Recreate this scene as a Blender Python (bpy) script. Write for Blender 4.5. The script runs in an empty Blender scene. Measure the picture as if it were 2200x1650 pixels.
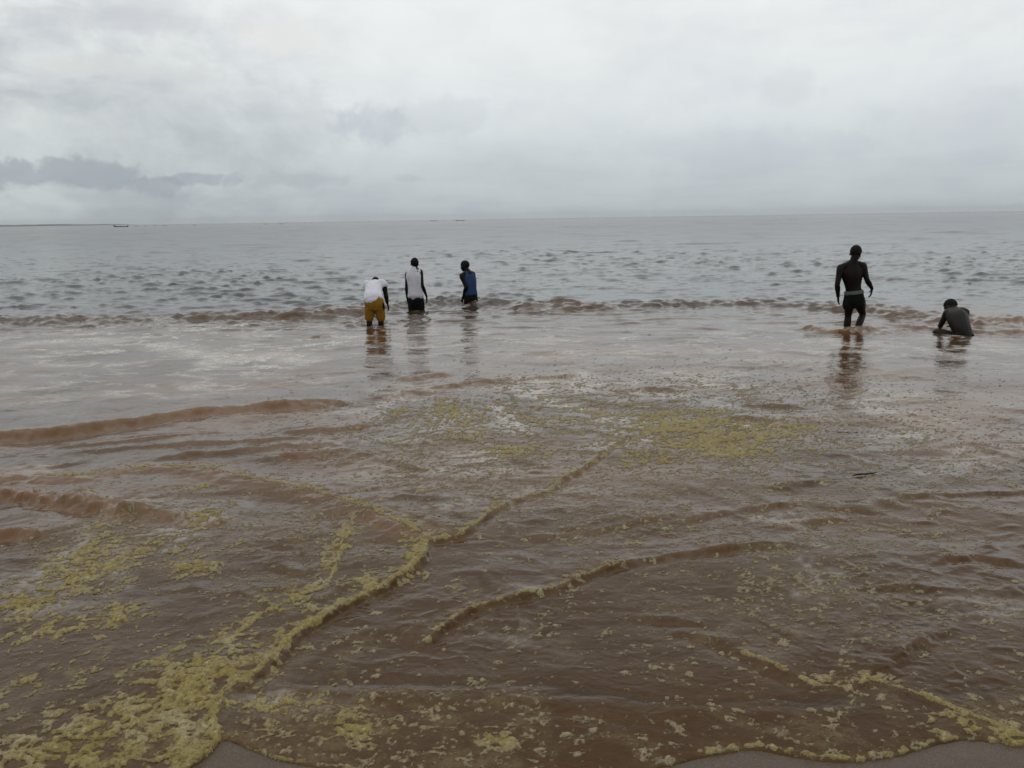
import bpy, math
import numpy as np
from mathutils import Vector, Matrix

S = bpy.context.scene
COL = S.collection
R = math.radians

# ------------------------------------------------------------------ camera
CAM_H, FPX, PITCH, ROLL = 2.0, 1727.0, math.atan(355 / 1727), 0.0155
cp, sp, cr, sr = math.cos(PITCH), math.sin(PITCH), math.cos(ROLL), math.sin(ROLL)
FW = Vector((0, cp, -sp)); R0 = Vector((1, 0, 0)); U0 = Vector((0, sp, cp))
RT = R0 * cr - U0 * sr; UP = R0 * sr + U0 * cr
cam_d = bpy.data.cameras.new('camera'); cam = bpy.data.objects.new('camera', cam_d); COL.objects.link(cam)
cam.matrix_world = Matrix(((RT.x, UP.x, -FW.x, 0), (RT.y, UP.y, -FW.y, 0), (RT.z, UP.z, -FW.z, CAM_H), (0, 0, 0, 1)))
cam_d.sensor_width = 36; cam_d.lens = 36 * FPX / 2200
cam_d.clip_start = 0.05; cam_d.clip_end = 40000
S.camera = cam

# ------------------------------------------------------------------ exposure
S.view_settings.view_transform = 'Standard'; S.view_settings.look = 'None'
S.view_settings.exposure = 0.0; S.view_settings.gamma = 1.0; S.view_settings.use_curve_mapping = False
S.cycles.use_denoising = True
S.cycles.max_bounces = 4; S.cycles.diffuse_bounces = 2; S.cycles.glossy_bounces = 3; S.cycles.volume_bounces = 0

# ------------------------------------------------------------------ sun
SUN_EL, SUN_AZ = R(76), R(-25)          # high, a little left of straight ahead, behind the cloud
sun_d = bpy.data.lights.new('sun', 'SUN'); sun = bpy.data.objects.new('sun', sun_d); COL.objects.link(sun)
sun_d.energy = 0.85; sun_d.angle = R(75); sun_d.color = (1, .97, .92)
sdir = Vector((math.sin(SUN_AZ) * math.cos(SUN_EL), math.cos(SUN_AZ) * math.cos(SUN_EL), math.sin(SUN_EL)))
sun.rotation_euler = sdir.to_track_quat('Z', 'Y').to_euler(); sun.location = (0, 0, 30)

# ------------------------------------------------------------------ world: overcast sky
W = bpy.data.worlds.new('World'); S.world = W; W.use_nodes = True
nt = W.node_tree; nt.nodes.clear()
class NB:
    """tiny helper to chain shader nodes"""
    def __init__(s, t): s.t = t
    def n(s, kind, **kw):
        d = s.t.nodes.new(kind)
        for k, v in kw.items(): setattr(d, k, v)
        return d
    def put(s, sock, v):
        if isinstance(v, bpy.types.NodeSocket): s.t.links.new(v, sock)
        elif v is not None: sock.default_value = v
    def m(s, op, a, b=None, c=None, clamp=False):
        d = s.n('ShaderNodeMath', operation=op, use_clamp=clamp)
        for i, v in enumerate((a, b, c)): s.put(d.inputs[i], v)
        return d.outputs[0]
    def vm(s, op, a, b=None):
        d = s.n('ShaderNodeVectorMath', operation=op); s.put(d.inputs[0], a); s.put(d.inputs[1], b)
        return d.outputs['Value'] if op in ('LENGTH', 'DOT_PRODUCT') else d.outputs[0]
    def mix(s, f, a, b, mode='MIX'):
        d = s.n('ShaderNodeMix', data_type='RGBA', blend_type=mode); s.put(d.inputs[0], f); s.put(d.inputs[6], a); s.put(d.inputs[7], b)
        return d.outputs[2]
    def sep(s, v):
        d = s.n('ShaderNodeSeparateXYZ'); s.put(d.inputs[0], v); return d.outputs
    def comb(s, x, y, z):
        d = s.n('ShaderNodeCombineXYZ')
        for i, v in enumerate((x, y, z)): s.put(d.inputs[i], v)
        return d.outputs[0]
    def ss(s, v, lo, hi, a=0.0, b=1.0):
        d = s.n('ShaderNodeMapRange', interpolation_type='SMOOTHSTEP')
        for i, q in enumerate((v, lo, hi, a, b)): s.put(d.inputs[i], q)
        return d.outputs[0]
    def noise(s, vec, scale, detail=4, rough=.5, dist=0):
        d = s.n('ShaderNodeTexNoise'); s.put(d.inputs['Vector'], vec); d.inputs['Scale'].default_value = scale
        d.inputs['Detail'].default_value = detail; d.inputs['Roughness'].default_value = rough; d.inputs['Distortion'].default_value = dist
        return d.outputs[0]
    def vor(s, vec, scale, feature='F1'):
        d = s.n('ShaderNodeTexVoronoi', feature=feature); s.put(d.inputs['Vector'], vec); d.inputs['Scale'].default_value = scale
        return d.outputs['Distance']
    def ramp(s, f, stops, interp='LINEAR'):
        d = s.n('ShaderNodeValToRGB'); s.put(d.inputs[0], f); r = d.color_ramp; r.interpolation = interp
        while len(r.elements) < len(stops): r.elements.new(.5)
        for e, (p, c) in zip(r.elements, stops): e.position = p; e.color = (*c, 1)
        return d.outputs[0]
    def attr(s, name):
        return s.n('ShaderNodeAttribute', attribute_name=name).outputs['Fac']
b = NB(nt)
dirv = b.vm('NORMALIZE', b.n('ShaderNodeTexCoord').outputs['Generated'])
dx, dy, dz = b.sep(dirv)
el = b.m('MULTIPLY', b.m('ARCSINE', dz), 57.2958)
az = b.m('MULTIPLY', b.m('ARCTAN2', dx, dy), 57.2958)
# general overcast gradient, a little bluer low down, unseen upper part dimmed to weaken reflections in the near water
eln = b.m('DIVIDE', b.m('MAXIMUM', el, 0.0), 90.0)
base = b.ramp(eln, [(0, (.515, .565, .60)), (.03, (.57, .62, .65)), (.08, (.74, .785, .80)), (.15, (.85, .872, .875)), (.24, (.74, .755, .75)), (.5, (.52, .53, .53)), (1, (.45, .46, .46))])
# the side towards the far land is heavier
heavy = b.m('MULTIPLY', b.ss(az, -4.0, -34.0), b.ss(el, 26.0, 2.0))
base = b.mix(b.m('MULTIPLY', heavy, .36), base, (.40, .435, .44, 1))
# soft layered cloud: plane-projected noise so that it recedes
inv = b.m('DIVIDE', 1.0, b.m('ADD', b.m('MAXIMUM', dz, 0.0), .09))
pl = b.comb(b.m('MULTIPLY', dx, inv), b.m('MULTIPLY', dy, inv), 0.0)
n1 = b.noise(pl, .9, 4, .55, .5)
n2 = b.noise(dirv, 9.0, 4, .55, .25)
lay = b.m('ADD', b.m('MULTIPLY', b.m('SUBTRACT', n1, .5), .40), b.m('MULTIPLY', b.m('SUBTRACT', n2, .5), .30))
base = b.mix(1.0, base, b.ramp(b.m('ADD', lay, .5), [(.25, (.87, .88, .915)), (.5, (1, 1, 1)), (.75, (1.07, 1.065, 1.05))]), 'MULTIPLY')
sq = b.vm('MULTIPLY', dirv, (1.0, 1.0, 1.9))
bil = b.noise(sq, 11.0, 6, .62, .35); bil2 = b.noise(b.vm('ADD', sq, (3.1, 1.7, .4)), 5.5, 5, .6, .5)
bm = b.m('ADD', .28, b.m('MULTIPLY', heavy, 1.35))
tone = b.m('ADD', b.m('MULTIPLY', b.m('SUBTRACT', b.ss(bil, .36, .62), .5), .16), b.m('MULTIPLY', b.m('SUBTRACT', b.ss(bil2, .36, .62), .5), .17))
base = b.mix(1.0, base, b.ramp(b.m('ADD', b.m('MULTIPLY', tone, bm), .5), [(.3, (.80, .815, .845)), (.5, (1, 1, 1)), (.7, (1.17, 1.165, 1.14))]), 'MULTIPLY')
# individual clouds: (azimuth, elevation, half sizes in degrees, strength, tint, edge noise)
wv = b.noise(dirv, 22.0, 5, .6, .2); wv2 = b.noise(dirv, 60.0, 4, .6, .2)
wob = b.m('ADD', b.m('MULTIPLY', b.m('SUBTRACT', wv, .5), 2.1), b.m('MULTIPLY', b.m('SUBTRACT', wv2, .5), .9))
CL = [(-22, 6.3, 14, 3.6, .20, (.42, .45, .47)),
      (-27.6, 3.1, 5.2, 1.0, .70, (.345, .39, .44)), (-23.2, 2.4, 1.9, .75, .68, (.355, .40, .45)),
      (-20.3, 2.8, 2.3, .55, .60, (.34, .38, .44)), (-14.2, 2.8, 4.0, .6, .35, (.40, .43, .47)),
      (-9.0, 6.5, 2.8, 1.5, .36, (.44, .48, .56)), (-5.0, 6.9, 5.5, 1.5, .24, (.48, .52, .58)),
      (-7.0, 2.8, 1.4, .32, .40, (.46, .50, .55)),
      (16.0, 4.3, 9.0, 1.4, .22, (.50, .55, .64)), (18.5, 7.9, 1.6, 1.2, .22, (.58, .61, .64)),
      (29.0, 5.0, 5.0, 2.6, .22, (.55, .58, .66)), (2.0, 3.0, 8.0, .8, .18, (.52, .55, .58)),
      (-15.0, 11.6, 3.6, 1.3, .55, (.82, .83, .79)), (-26, 9.4, 5.2, .8, .42, (.70, .72, .69)),
      (-20.4, 9.1, 1.6, .7, .28, (.72, .74, .71)), (-28, 14.2, 7.0, 1.3, .40, (.80, .81, .78)),
      (-24.5, 12.0, 8.0, .8, .30, (.52, .54, .58)), (-13.5, 7.6, 1.2, 1.0, .28, (.66, .69, .70))]
for (a, e, ra, re, st, tint) in CL:
    q = b.m('SQRT', b.m('ADD', b.m('POWER', b.m('DIVIDE', b.m('SUBTRACT', az, a), ra), 2.0), b.m('POWER', b.m('DIVIDE', b.m('SUBTRACT', el, e), re), 2.0)))
    q = b.m('ADD', q, b.m('MULTIPLY', wob, .95))
    base = b.mix(b.m('MULTIPLY', b.ss(q, *((1.0, .62) if st > .58 else (1.15, .45))), st), base, (*tint, 1))
sky = b.n('ShaderNodeTexSky', sky_type='NISHITA'); sky.sun_disc = False
sky.sun_elevation = SUN_EL; sky.sun_rotation = SUN_AZ; sky.dust_density = 3.0
SKYS = 0.1
cl = b.mix(1.0, base, (1 / SKYS, 1 / SKYS, 1 / SKYS, 1), 'MULTIPLY')
fin = b.mix(.96, sky.outputs[0], cl)
bg = b.n('ShaderNodeBackground'); b.put(bg.inputs[0], fin); bg.inputs[1].default_value = SKYS
nt.links.new(bg.outputs[0], b.n('ShaderNodeOutputWorld').inputs[0])

# ------------------------------------------------------------------ places: photo pixel -> point of the place
def ray(u, v):
    return FW * FPX + RT * (u - 1100) - UP * (v - 825)
def ground(u, v, z=0.0):
    d = ray(u, v); k = (z - CAM_H) / d.z
    return np.array((d.x * k, d.y * k))
def at(u, v, Y):
    d = ray(u, v); k = Y / d.y
    return Vector((d.x * k, Y, CAM_H + d.z * k))

# ------------------------------------------------------------------ noise in numpy
def h2(ix, iy, seed):
    n = (ix.astype(np.int64) * 374761393 + iy.astype(np.int64) * 668265263 + seed * 974711).astype(np.uint32)
    n = (n ^ (n >> np.uint32(13))) * np.uint32(1274126177)
    n = (n ^ (n >> np.uint32(16))) * np.uint32(2246822519)
    n = n ^ (n >> np.uint32(15))
    return n.astype(np.float32) * np.float32(1 / 4294967296.0)
def perlin(x, y, seed=0):
    x = np.asarray(x, np.float32); y = np.asarray(y, np.float32)
    ix = np.floor(x); iy = np.floor(y); fx = x - ix; fy = y - iy
    ix = ix.astype(np.int64); iy = iy.astype(np.int64)
    ux = fx * fx * fx * (fx * (fx * 6 - 15) + 10); uy = fy * fy * fy * (fy * (fy * 6 - 15) + 10)
    def g(ox, oy):
        a = h2(ix + ox, iy + oy, seed) * np.float32(6.2831853)
        return np.cos(a) * (fx - ox) + np.sin(a) * (fy - oy)
    a = g(0, 0); a += (g(1, 0) - a) * ux
    c = g(0, 1); c += (g(1, 1) - c) * ux
    return (a + (c - a) * uy) * np.float32(1.5)
def fbm(x, y, seed, octv=4, gain=.5, lac=2.03):
    s = 0; a = 1.0; t = 0
    for o in range(octv):
        s = s + a * perlin(x, y, seed + o * 17); t += a; a *= gain; x = x * lac; y = y * lac
    return s / t
def sstep(v, lo, hi):
    t = np.clip((v - lo) / (hi - lo), 0, 1); return t * t * (3 - 2 * t)

# ------------------------------------------------------------------ the sea surface: a sheet whose mesh is finest near the shore
T_IN = np.linspace(-.74, .74, 1060)
T_OUT = .74 + np.cumsum(.004 * 1.55 ** np.arange(15))
TT = np.concatenate([-T_OUT[::-1], T_IN, T_OUT])
rows = [1.75]
while rows[-1] < 125: d = rows[-1]; rows.append(d + min((d * d + 4) * 1.0 / (2 * 804), (.0052 if d < 55 else .011) * d))
while rows[-1] < 620: rows.append(rows[-1] * 1.017)
while rows[-1] < 16000: rows.append(rows[-1] * 1.16)
YY = np.array(rows); NR, NC = len(YY), len(TT)
X = ((YY[:, None] + 1.2) * TT[None, :]).astype(np.float32).ravel()
Y = np.repeat(YY[:, None], NC, 1).astype(np.float32).ravel()
N = X.size
NEAR = Y < 17.0

def catmull(P, k=7):
    P = [np.array(p, float) for p in P]; P = [2 * P[0] - P[1]] + P + [2 * P[-1] - P[-2]]
    out = []
    for i in range(1, len(P) - 2):
        for t in np.linspace(0, 1, k, endpoint=False):
            p0, p1, p2, p3 = P[i - 1:i + 3]
            out.append(.5 * (2 * p1 + (p2 - p0) * t + (2 * p0 - 5 * p1 + 4 * p2 - p3) * t * t + (3 * p1 - p0 - 3 * p2 + p3) * t ** 3))
    out.append(P[-2]); return np.array(out)
def line(px, k=7):
    return catmull([ground(u, v) for u, v in px], k)
def near_line(L, reach):
    """points within reach of a line -> (indices, signed distance (+ = right hand side), arc length, total length)"""
    lo = L.min(0) - reach; hi = L.max(0) + reach
    idx = np.nonzero((X > lo[0]) & (X < hi[0]) & (Y > lo[1]) & (Y < hi[1]))[0]
    x = X[idx]; y = Y[idx]
    best = np.full(idx.size, 1e9, np.float32); sg = np.zeros(idx.size, np.float32); ar = np.zeros(idx.size, np.float32)
    acc = 0.0
    for a, c in zip(L[:-1], L[1:]):
        d = c - a; l = math.hypot(*d)
        if l < 1e-9: continue
        d = d / l
        t = np.clip((x - a[0]) * d[0] + (y - a[1]) * d[1], 0, l)
        qx = x - a[0] - d[0] * t; qy = y - a[1] - d[1] * t
        r = qx * qx + qy * qy; m = r < best
        best[m] = r[m]; sg[m] = (d[1] * qx - d[0] * qy)[m]; ar[m] = (acc + t)[m]
        acc += l
    s = np.sqrt(best) * np.where(sg >= 0, 1, -1)
    k = np.abs(s) < reach
    return idx[k], s[k].astype(np.float32), ar[k], acc
def ends(ar, L, a, c):
    return (sstep(ar, 0, max(a, 1e-3)) * sstep(L - ar, 0, max(c, 1e-3))).astype(np.float32)

Z = np.zeros(N, np.float32)
SED = np.zeros(N, np.float32)      # stirred-up sediment, also lowered for the painted sky-reflection bands
FILM = np.zeros(N, np.float32)     # thin foam film floating on the water
FO = np.full(N, -.02, np.float32)  # foam thickness (m), negative = none
YEL = np.zeros(N, np.float32)      # how yellow the foam is

# ---- open water chop: fairly flat sheets broken by short steep wavelets
far = sstep(Y, 11, 19)
fade = 1 - sstep(Y, 60, 140)
def wavelets(fx, fy, seed, thr, warp=.9):
    n = perlin(X * fx + warp * perlin(X * fx * .45, Y * fy * .45, seed + 1), Y * fy + warp * perlin(X * fx * .4, Y * fy * .4, seed + 2), seed)
    return np.clip(n - thr, 0, 1) ** 1.35
gust = .72 + .65 * sstep(fbm(X * .07, Y * .05, 5, 3), -.35, .4)
Z += far * fade * gust * (.055 * wavelets(.6, 1.6, 1, .14) + .100 * wavelets(1.1, 2.7, 31, .17) * (1 - sstep(Y, 45, 80)) + .062 * wavelets(1.9, 4.2, 71, .16) * (1 - sstep(Y, 30, 50)))
Z += far * (1 - sstep(Y, 200, 600)) * (.030 * perlin(X * .10, Y * .22, 7) + .022 * perlin(X * .35, Y * .55, 9))
Z += sstep(Y, 32, 60) * (1 - sstep(Y, 150, 300)) * .15 * wavelets(.22, .62, 51, .10) + sstep(Y, 110, 190) * (1 - sstep(Y, 380, 600)) * .36 * wavelets(.08, .22, 52, .06)
Z += far * (1 - sstep(Y, 24, 40)) * .006 * perlin(X * 4.5, Y * 5.2, 77)
# ---- small ripples of the inner water
inn = 1 - far
shore_calm = (.30 + .70 * sstep(Y, 2.6, 5.0)) * (1 - .5 * sstep(Y, 6.5, 9.5))
patchy = sstep(fbm(X * .55, Y * .6, 15, 3), -.20, .35)
patch2 = sstep(fbm(X * .8, Y * .9, 16, 3), -.10, .40)
Z += inn * shore_calm * .010 * fbm(X * 1.8 + .5 * perlin(X, Y, 12), Y * 2.6, 11, 2, .5)
Z += inn * shore_calm * (.3 + patchy) * (.030 * wavelets(3.0, 4.2, 21, .14) + .017 * wavelets(6.5, 8.5, 22, .14))
Z += inn * (.25 + patch2) * (.0075 * wavelets(13, 17, 24, .10) + .0035 * wavelets(26, 34, 25, .05))
# ---- longer undulation of the shallows
Z += inn * .020 * perlin(X * .9, Y * 1.3, 41) * sstep(Y, 3.2, 5)

plume = sstep(fbm(X * .35 + .4 * perlin(X * .3, Y * .3, 58), Y * .55, 57, 4, .55), -.35, .45)
SED[:] = .66 + (.10 + .34 * plume) * sstep(Y, 3.4, 6.5) * (1 - sstep(Y, 13, 17)) - .62 * sstep(Y + 1.8 * fbm(X * .25, Y * .25, 55, 3), 15.0, 21.5)

def wave(px, h, wf, wb, seed, e0=.4, e1=.4, plateau=0.0, reach=None, wig=.5, sed=.35, var=.35, tex=.004, rip=0):
    """a wave crest along the line (front = shore side); optional raised water behind it"""
    L = line(px); reach = reach or 4.2 * max(wf, wb)
    idx, s, ar, tot = near_line(L, reach)
    x = X[idx]; y = Y[idx]
    s = s + wig * wf * fbm(x * .9 / max(wf, .1), y * .9 / max(wf, .1), seed, 3)
    e = ends(ar, tot, e0, e1)
    hh = h * e * (1 + var * fbm(ar * .9 / max(wf * 3, .2), ar * 0 + seed * .37, seed + 3, 3))
    prof = np.where(s > 0, np.exp(-(s / wf) ** 2), np.exp(s / (wb * .8)) * (1 - plateau) + plateau * (1 - sstep(-s, reach * .45, reach)))
    add = hh * prof
    add -= hh * .22 * np.exp(-((s - 2.0 * wf) / wf) ** 2)          # trough in front
    if tex:
        add += tex * np.exp(-((s - .3 * wf) / (wf * 1.3)) ** 2) * e * (1 - 1.6 * np.abs(perlin(x * 3.2, y * 6, seed + 9)))
    fine_ = np.exp(-((s - .4 * wf) / (wf * 1.5)) ** 2) * e * np.clip(h * 1.6, 0, .05)
    add += fine_ * (.22 * fbm(x * 5, y * 12, seed + 31, 2, .5) + .07 * perlin(x * 18, y * 34, seed + 32))
    if rip: add += rip * e * np.exp(-((s - .1) / (wf * 1.8)) ** 2) * (np.clip(perlin(x * 1.6 + perlin(x, y, seed), y * 6.5, seed + 21) - .05, 0, 1) + .6 * np.clip(perlin(x * 3.5, y * 11, seed + 22), 0, 1))
    Z[idx] += add * (1 - sstep(np.abs(s), reach * .7, reach))
    SED[idx] = np.clip(SED[idx] + sed * e * np.exp(-((s - .2 * wf) / (wf * 1.6)) ** 2), 0, 1.2)
    return idx, s, ar, tot, e

# the small wave the bathers stand in
wave([(-400, 700), (-100, 695), (120, 690), (300, 688), (460, 682), (640, 680), (760, 668), (850, 657), (920, 650), (1000, 647), (1080, 652), (1180, 657), (1320, 652)],
     .080, .55, 1.1, 101, 3.5, 2.0, tex=.02, wig=1.3, sed=.24, var=.9, rip=.060)
wave([(1080, 662), (1180, 668), (1300, 660), (1450, 655), (1600, 650), (1740, 657), (1860, 664), (2000, 682), (2200, 692), (2500, 700)],
     .062, .5, 1.0, 103, 1.0, .5, tex=.02, wig=1.4, sed=.24, var=1.0, rip=.060)
wave([(-100, 640), (200, 628), (420, 622), (600, 626)], .06, .6, 1.1, 105, 2, 2, sed=0)
wave([(1200, 560), (1500, 548), (1900, 545), (2300, 540)], .09, 1.0, 2.0, 106, 5, 3, sed=0)
wave([(1500, 610), (1800, 600), (2200, 604)], .07, .7, 1.2, 107, 2, 2, sed=0)
wave([(1700, 700), (1800, 712), (1950, 706), (2120, 715), (2240, 712)], .05, .2, .4, 108, .5, .5, tex=.02)
# brown ridge across the left middle, fading to the centre
wave([(-300, 955), (0, 938), (150, 928), (270, 912), (380, 893), (500, 882), (620, 872), (720, 866), (800, 858)], .062, .11, .80, 111, .3, .8, sed=.20, wig=.5, var=.6, tex=.004)
wave([(760, 862), (880, 842), (1010, 822), (1150, 812), (1280, 804)], .03, .14, .5, 112, .5, .5, sed=.3)
wave([(830, 822), (920, 808), (990, 802)], .035, .14, .4, 113, .3, .3)
for i, px in enumerate([[(120, 972), (300, 962), (480, 955), (700, 940)], [(300, 990), (480, 975), (620, 962), (760, 958)], [(560, 940), (720, 925), (840, 905)],
                        [(60, 968), (180, 955), (330, 945), (520, 925)], [(520, 992), (640, 978), (800, 965)], [(1290, 842), (1400, 838), (1480, 842)],
                        [(1360, 905), (1330, 925), (1240, 950)], [(1560, 868), (1680, 872), (1770, 880)], [(1500, 905), (1620, 900), (1700, 925)]]):
    wave(px, .016 + .007 * (i % 3), .055, .35, 120 + i, .4, .4, sed=.08, wig=.8, var=.7)
# broken water pouring in from the left
wave([(-200, 1030), (0, 1026), (150, 1026), (250, 1012), (340, 1004), (450, 1014), (560, 1036), (650, 1052), (740, 1082), (830, 1118), (905, 1150), (915, 1172)],
     .022, .13, .35, 131, .05, .1, sed=.25, wig=.35, tex=.008)
wave([(-200, 1062), (0, 1064), (80, 1072), (160, 1082), (230, 1094), (320, 1110)], .048, .065, .22, 132, .1, .3, sed=.35, wig=1.2, tex=.003, var=.9)
wave([(160, 1092), (188, 1068), (214, 1090)], .035, .05, .07, 133, .05, .05, sed=.5, wig=.5, tex=.004)
wave([(-150, 1160), (0, 1150), (50, 1145), (90, 1158)], .042, .055, .11, 134, .1, .1, sed=.5, wig=.6, tex=.004)
wave([(240, 1100), (330, 1100), (420, 1116), (520, 1128)], .03, .07, .14, 135, .1, .2, sed=.3)
# front of that bore over the shallow film to its right
FRONT = [(915, 1160), (917, 1185), (905, 1212), (860, 1250), (800, 1282), (740, 1310), (690, 1340), (640, 1374), (605, 1415), (575, 1448), (530, 1478), (490, 1498), (468, 1530), (462, 1565), (478, 1590), (458, 1618), (425, 1642), (380, 1668), (300, 1705), (100, 1762), (-400, 1832), (-1200, 1880)]
L = line(FRONT[::-1]); idx, s, ar, tot = near_line(L, 1.6)
x = X[idx]; y = Y[idx]; s = s + .012 * fbm(x * 9, y * 9, 141, 3)
e = ends(ar, tot, .05, .35)
Z[idx] += .030 * e * np.where(s > 0, np.exp(-(s / .022) ** 2), 1 - .95 * sstep(-s, .12, 1.5))
# ridges and small fronts on the right
wave([(925, 1168), (985, 1158), (1035, 1120), (1070, 1094), (1130, 1070), (1185, 1052), (1205, 1032), (1255, 1004), (1330, 950), (1400, 925)], .018, .024, .40, 151, .1, .5, sed=.10, wig=.6, var=.6)
wave([(895, 1405), (940, 1360), (1000, 1318), (1060, 1298), (1130, 1282), (1200, 1265), (1260, 1238), (1320, 1215), (1400, 1203), (1500, 1190), (1600, 1180), (1760, 1178)], .019, .028, .45, 152, .15, .9, sed=.10, wig=.6, var=.6)
for i, (px, h) in enumerate([([(1480, 1195), (1560, 1182), (1680, 1172), (1790, 1178)], .030), ([(1560, 1100), (1640, 1090), (1740, 1076)], .034), ([(1450, 1125), (1550, 1100), (1620, 1118)], .030),
                        ([(1640, 1150), (1740, 1118), (1840, 1112)], .032), ([(1900, 1072), (2050, 1062), (2300, 1054)], .032), ([(1980, 1215), (2080, 1195), (2260, 1222)], .032),
                        ([(1820, 1268), (1950, 1262), (2100, 1272), (2300, 1262)], .018), ([(1420, 1345), (1540, 1380), (1640, 1428), (1740, 1472), (1800, 1478)], .030),
                        ([(1790, 1478), (1850, 1462), (1930, 1410), (1990, 1370), (2050, 1335)], .034), ([(1880, 1466), (1980, 1500), (2080, 1540), (2260, 1590)], .024),
                        ([(540, 1478), (640, 1492), (800, 1500), (980, 1508), (1120, 1508), (1260, 1526), (1420, 1540), (1560, 1538), (1760, 1545)], .020),
                        ([(1080, 1160), (1200, 1150), (1330, 1130), (1450, 1102)], .018), ([(1340, 1320), (1440, 1330), (1560, 1345)], .016)]):
    wave(px, h * .48, .040, .34, 160 + i, .25, .3, sed=.10, wig=.9, var=.8)
# ripples where people stand
for (u, v, r0) in [(795, 700, .5), (818, 694, .5), (892, 657, .6), (1008, 648, .6), (1818, 704, .45), (1838, 704, .45), (2060, 716, .30)]:
    g = ground(u, v); rr = np.hypot(X - g[0], (Y - g[1])); k = rr < 2.2
    Z[k] += (.034 if r0 > .31 else .014) * np.exp(-rr[k] / r0) * np.sin(rr[k] * 19 + 2 * perlin(X[k] * 2, Y[k] * 2, 3)) * np.minimum(1, rr[k] * 6)

# bluish sky reflection behind the last ripple, put into the water colour
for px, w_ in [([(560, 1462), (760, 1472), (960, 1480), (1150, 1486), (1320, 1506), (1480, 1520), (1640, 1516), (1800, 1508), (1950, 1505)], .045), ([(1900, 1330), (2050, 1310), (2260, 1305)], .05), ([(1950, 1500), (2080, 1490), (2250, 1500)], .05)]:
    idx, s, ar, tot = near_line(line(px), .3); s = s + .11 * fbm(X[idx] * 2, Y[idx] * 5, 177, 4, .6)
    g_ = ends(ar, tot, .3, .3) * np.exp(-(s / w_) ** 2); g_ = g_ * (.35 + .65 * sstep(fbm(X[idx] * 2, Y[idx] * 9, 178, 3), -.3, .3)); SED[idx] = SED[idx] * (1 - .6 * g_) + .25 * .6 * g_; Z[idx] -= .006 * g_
# ---- swash edge: where the water ends on the sand
EDGE = line([(-1500, 1900), (-400, 1830), (100, 1760), (300, 1705), (380, 1668), (425, 1642), (458, 1618), (480, 1594), (520, 1606), (600, 1636), (700, 1655), (850, 1678), (1050, 1690), (1280, 1680), (1440, 1648), (1530, 1626),
              (1610, 1614), (1690, 1626), (1780, 1640), (1870, 1638), (1960, 1618), (2050, 1594), (2130, 1596), (2200, 1606), (2350, 1602), (2700, 1570), (3600, 1560)], 9)
def edge_dist(x, y):
    """signed distance to the swash edge, + on the dry side"""
    best = np.full(x.shape, 1e9, np.float32); sg = np.zeros(x.shape, np.float32)
    for a, c in zip(EDGE[:-1], EDGE[1:]):
        d = c - a; l = math.hypot(*d); d = d / l
        t = np.clip((x - a[0]) * d[0] + (y - a[1]) * d[1], 0, l)
        qx = x - a[0] - d[0] * t; qy = y - a[1] - d[1] * t
        r = qx * qx + qy * qy; m = r < best
        best[m] = r[m]; sg[m] = (d[1] * qx - d[0] * qy)[m]
    return np.sqrt(best) * np.where(sg >= 0, 1, -1)
kk = np.nonzero(Y < 5.5)[0]
ED = np.full(N, -5, np.float32); ED[kk] = edge_dist(X[kk], Y[kk])
ED[kk] += .010 * fbm(X[kk] * 7, Y[kk] * 7, 171, 3)
ins = np.clip(-ED, 0, None)
damp = sstep(ins, 0, .55)
Z *= .12 + .88 * damp
Z += .012 * (1 - np.exp(-ins / .02)) * (1 - sstep(ins, .3, 1.2)) 
Z = np.where(ED > 0, -.006 - .05 * np.minimum(ED, 1), Z)
def sand_z(x, y, e):
    deep = np.where(e > 0, .085 * e, -.030 * np.clip(-e, 0, 6) - .055 * np.clip(-e - 6, 0, 14))
    return deep + .003 * fbm(x * 1.7, y * 3, 181, 3) * sstep(np.abs(e), 0, .2) + .0012 * fbm(x * 14, y * 14, 182, 3) * sstep(e, 0, .05)
FILMW = 1.0

# ------------------------------------------------------------------ foam
def blob(u, v, ru, rv, amp=1.0):
    g = ground(u, v); gx = ground(u + ru, v); g0 = ground(u, v - rv); g1 = ground(u, v + rv)
    sx = math.hypot(*(gx - g)); sy = (g0[1] - g1[1]) / 2
    return g[0], (g0[1] + g1[1]) / 2, sx, sy, amp
ni = np.nonzero(NEAR)[0]; xn = X[ni]; yn = Y[ni]
def field(blobs, soft=1.0):
    f = np.zeros(ni.size, np.float32)
    for args in blobs:
        cx, cy, sx, sy, amp = blob(*args)
        r = ((xn - cx) / sx) ** 2 + ((yn - cy) / sy) ** 2
        f = np.maximum(f, amp * np.exp(-r * soft))
    return f
def flecks(cell, dens, seed, rmin, rmax, ring=.3, warp=.25, sx=1.25):
    """irregular clumps of bubbles on a jittered lattice -> height (m), negative outside"""
    wx_ = xn / sx + cell * warp * fbm(xn * 1.6 / cell, yn * 1.6 / cell, seed + 50, 3, .75); wy_ = yn + cell * warp * fbm(xn * 1.6 / cell, yn * 1.6 / cell, seed + 60, 3, .75)
    cx = np.floor(wx_ / cell).astype(np.int64); cy = np.floor(wy_ / cell).astype(np.int64)
    out = np.full(ni.size, -1.0, np.float32)
    for ox in (-1, 0, 1):
        for oy in (-1, 0, 1):
            ix = cx + ox; iy = cy + oy
            px = (ix + .15 + .7 * h2(ix, iy, seed)) * cell; py = (iy + .15 + .7 * h2(ix, iy, seed + 1)) * cell
            q = h2(ix, iy, seed + 3)
            r = cell * (rmin + (rmax - rmin) * q * q)
            d = np.hypot(wx_ - px, wy_ - py) / r
            here = h2(ix, iy, seed + 2) < dens
            isr = h2(ix, iy, seed + 4) < ring
            f = np.where(isr, 1 - (np.abs(d - .62) / .38) ** 2, 1 - d * d) * r * .33
            f = np.where(here, f, -1.0)
            out = np.maximum(out, f)
    return out

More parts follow.
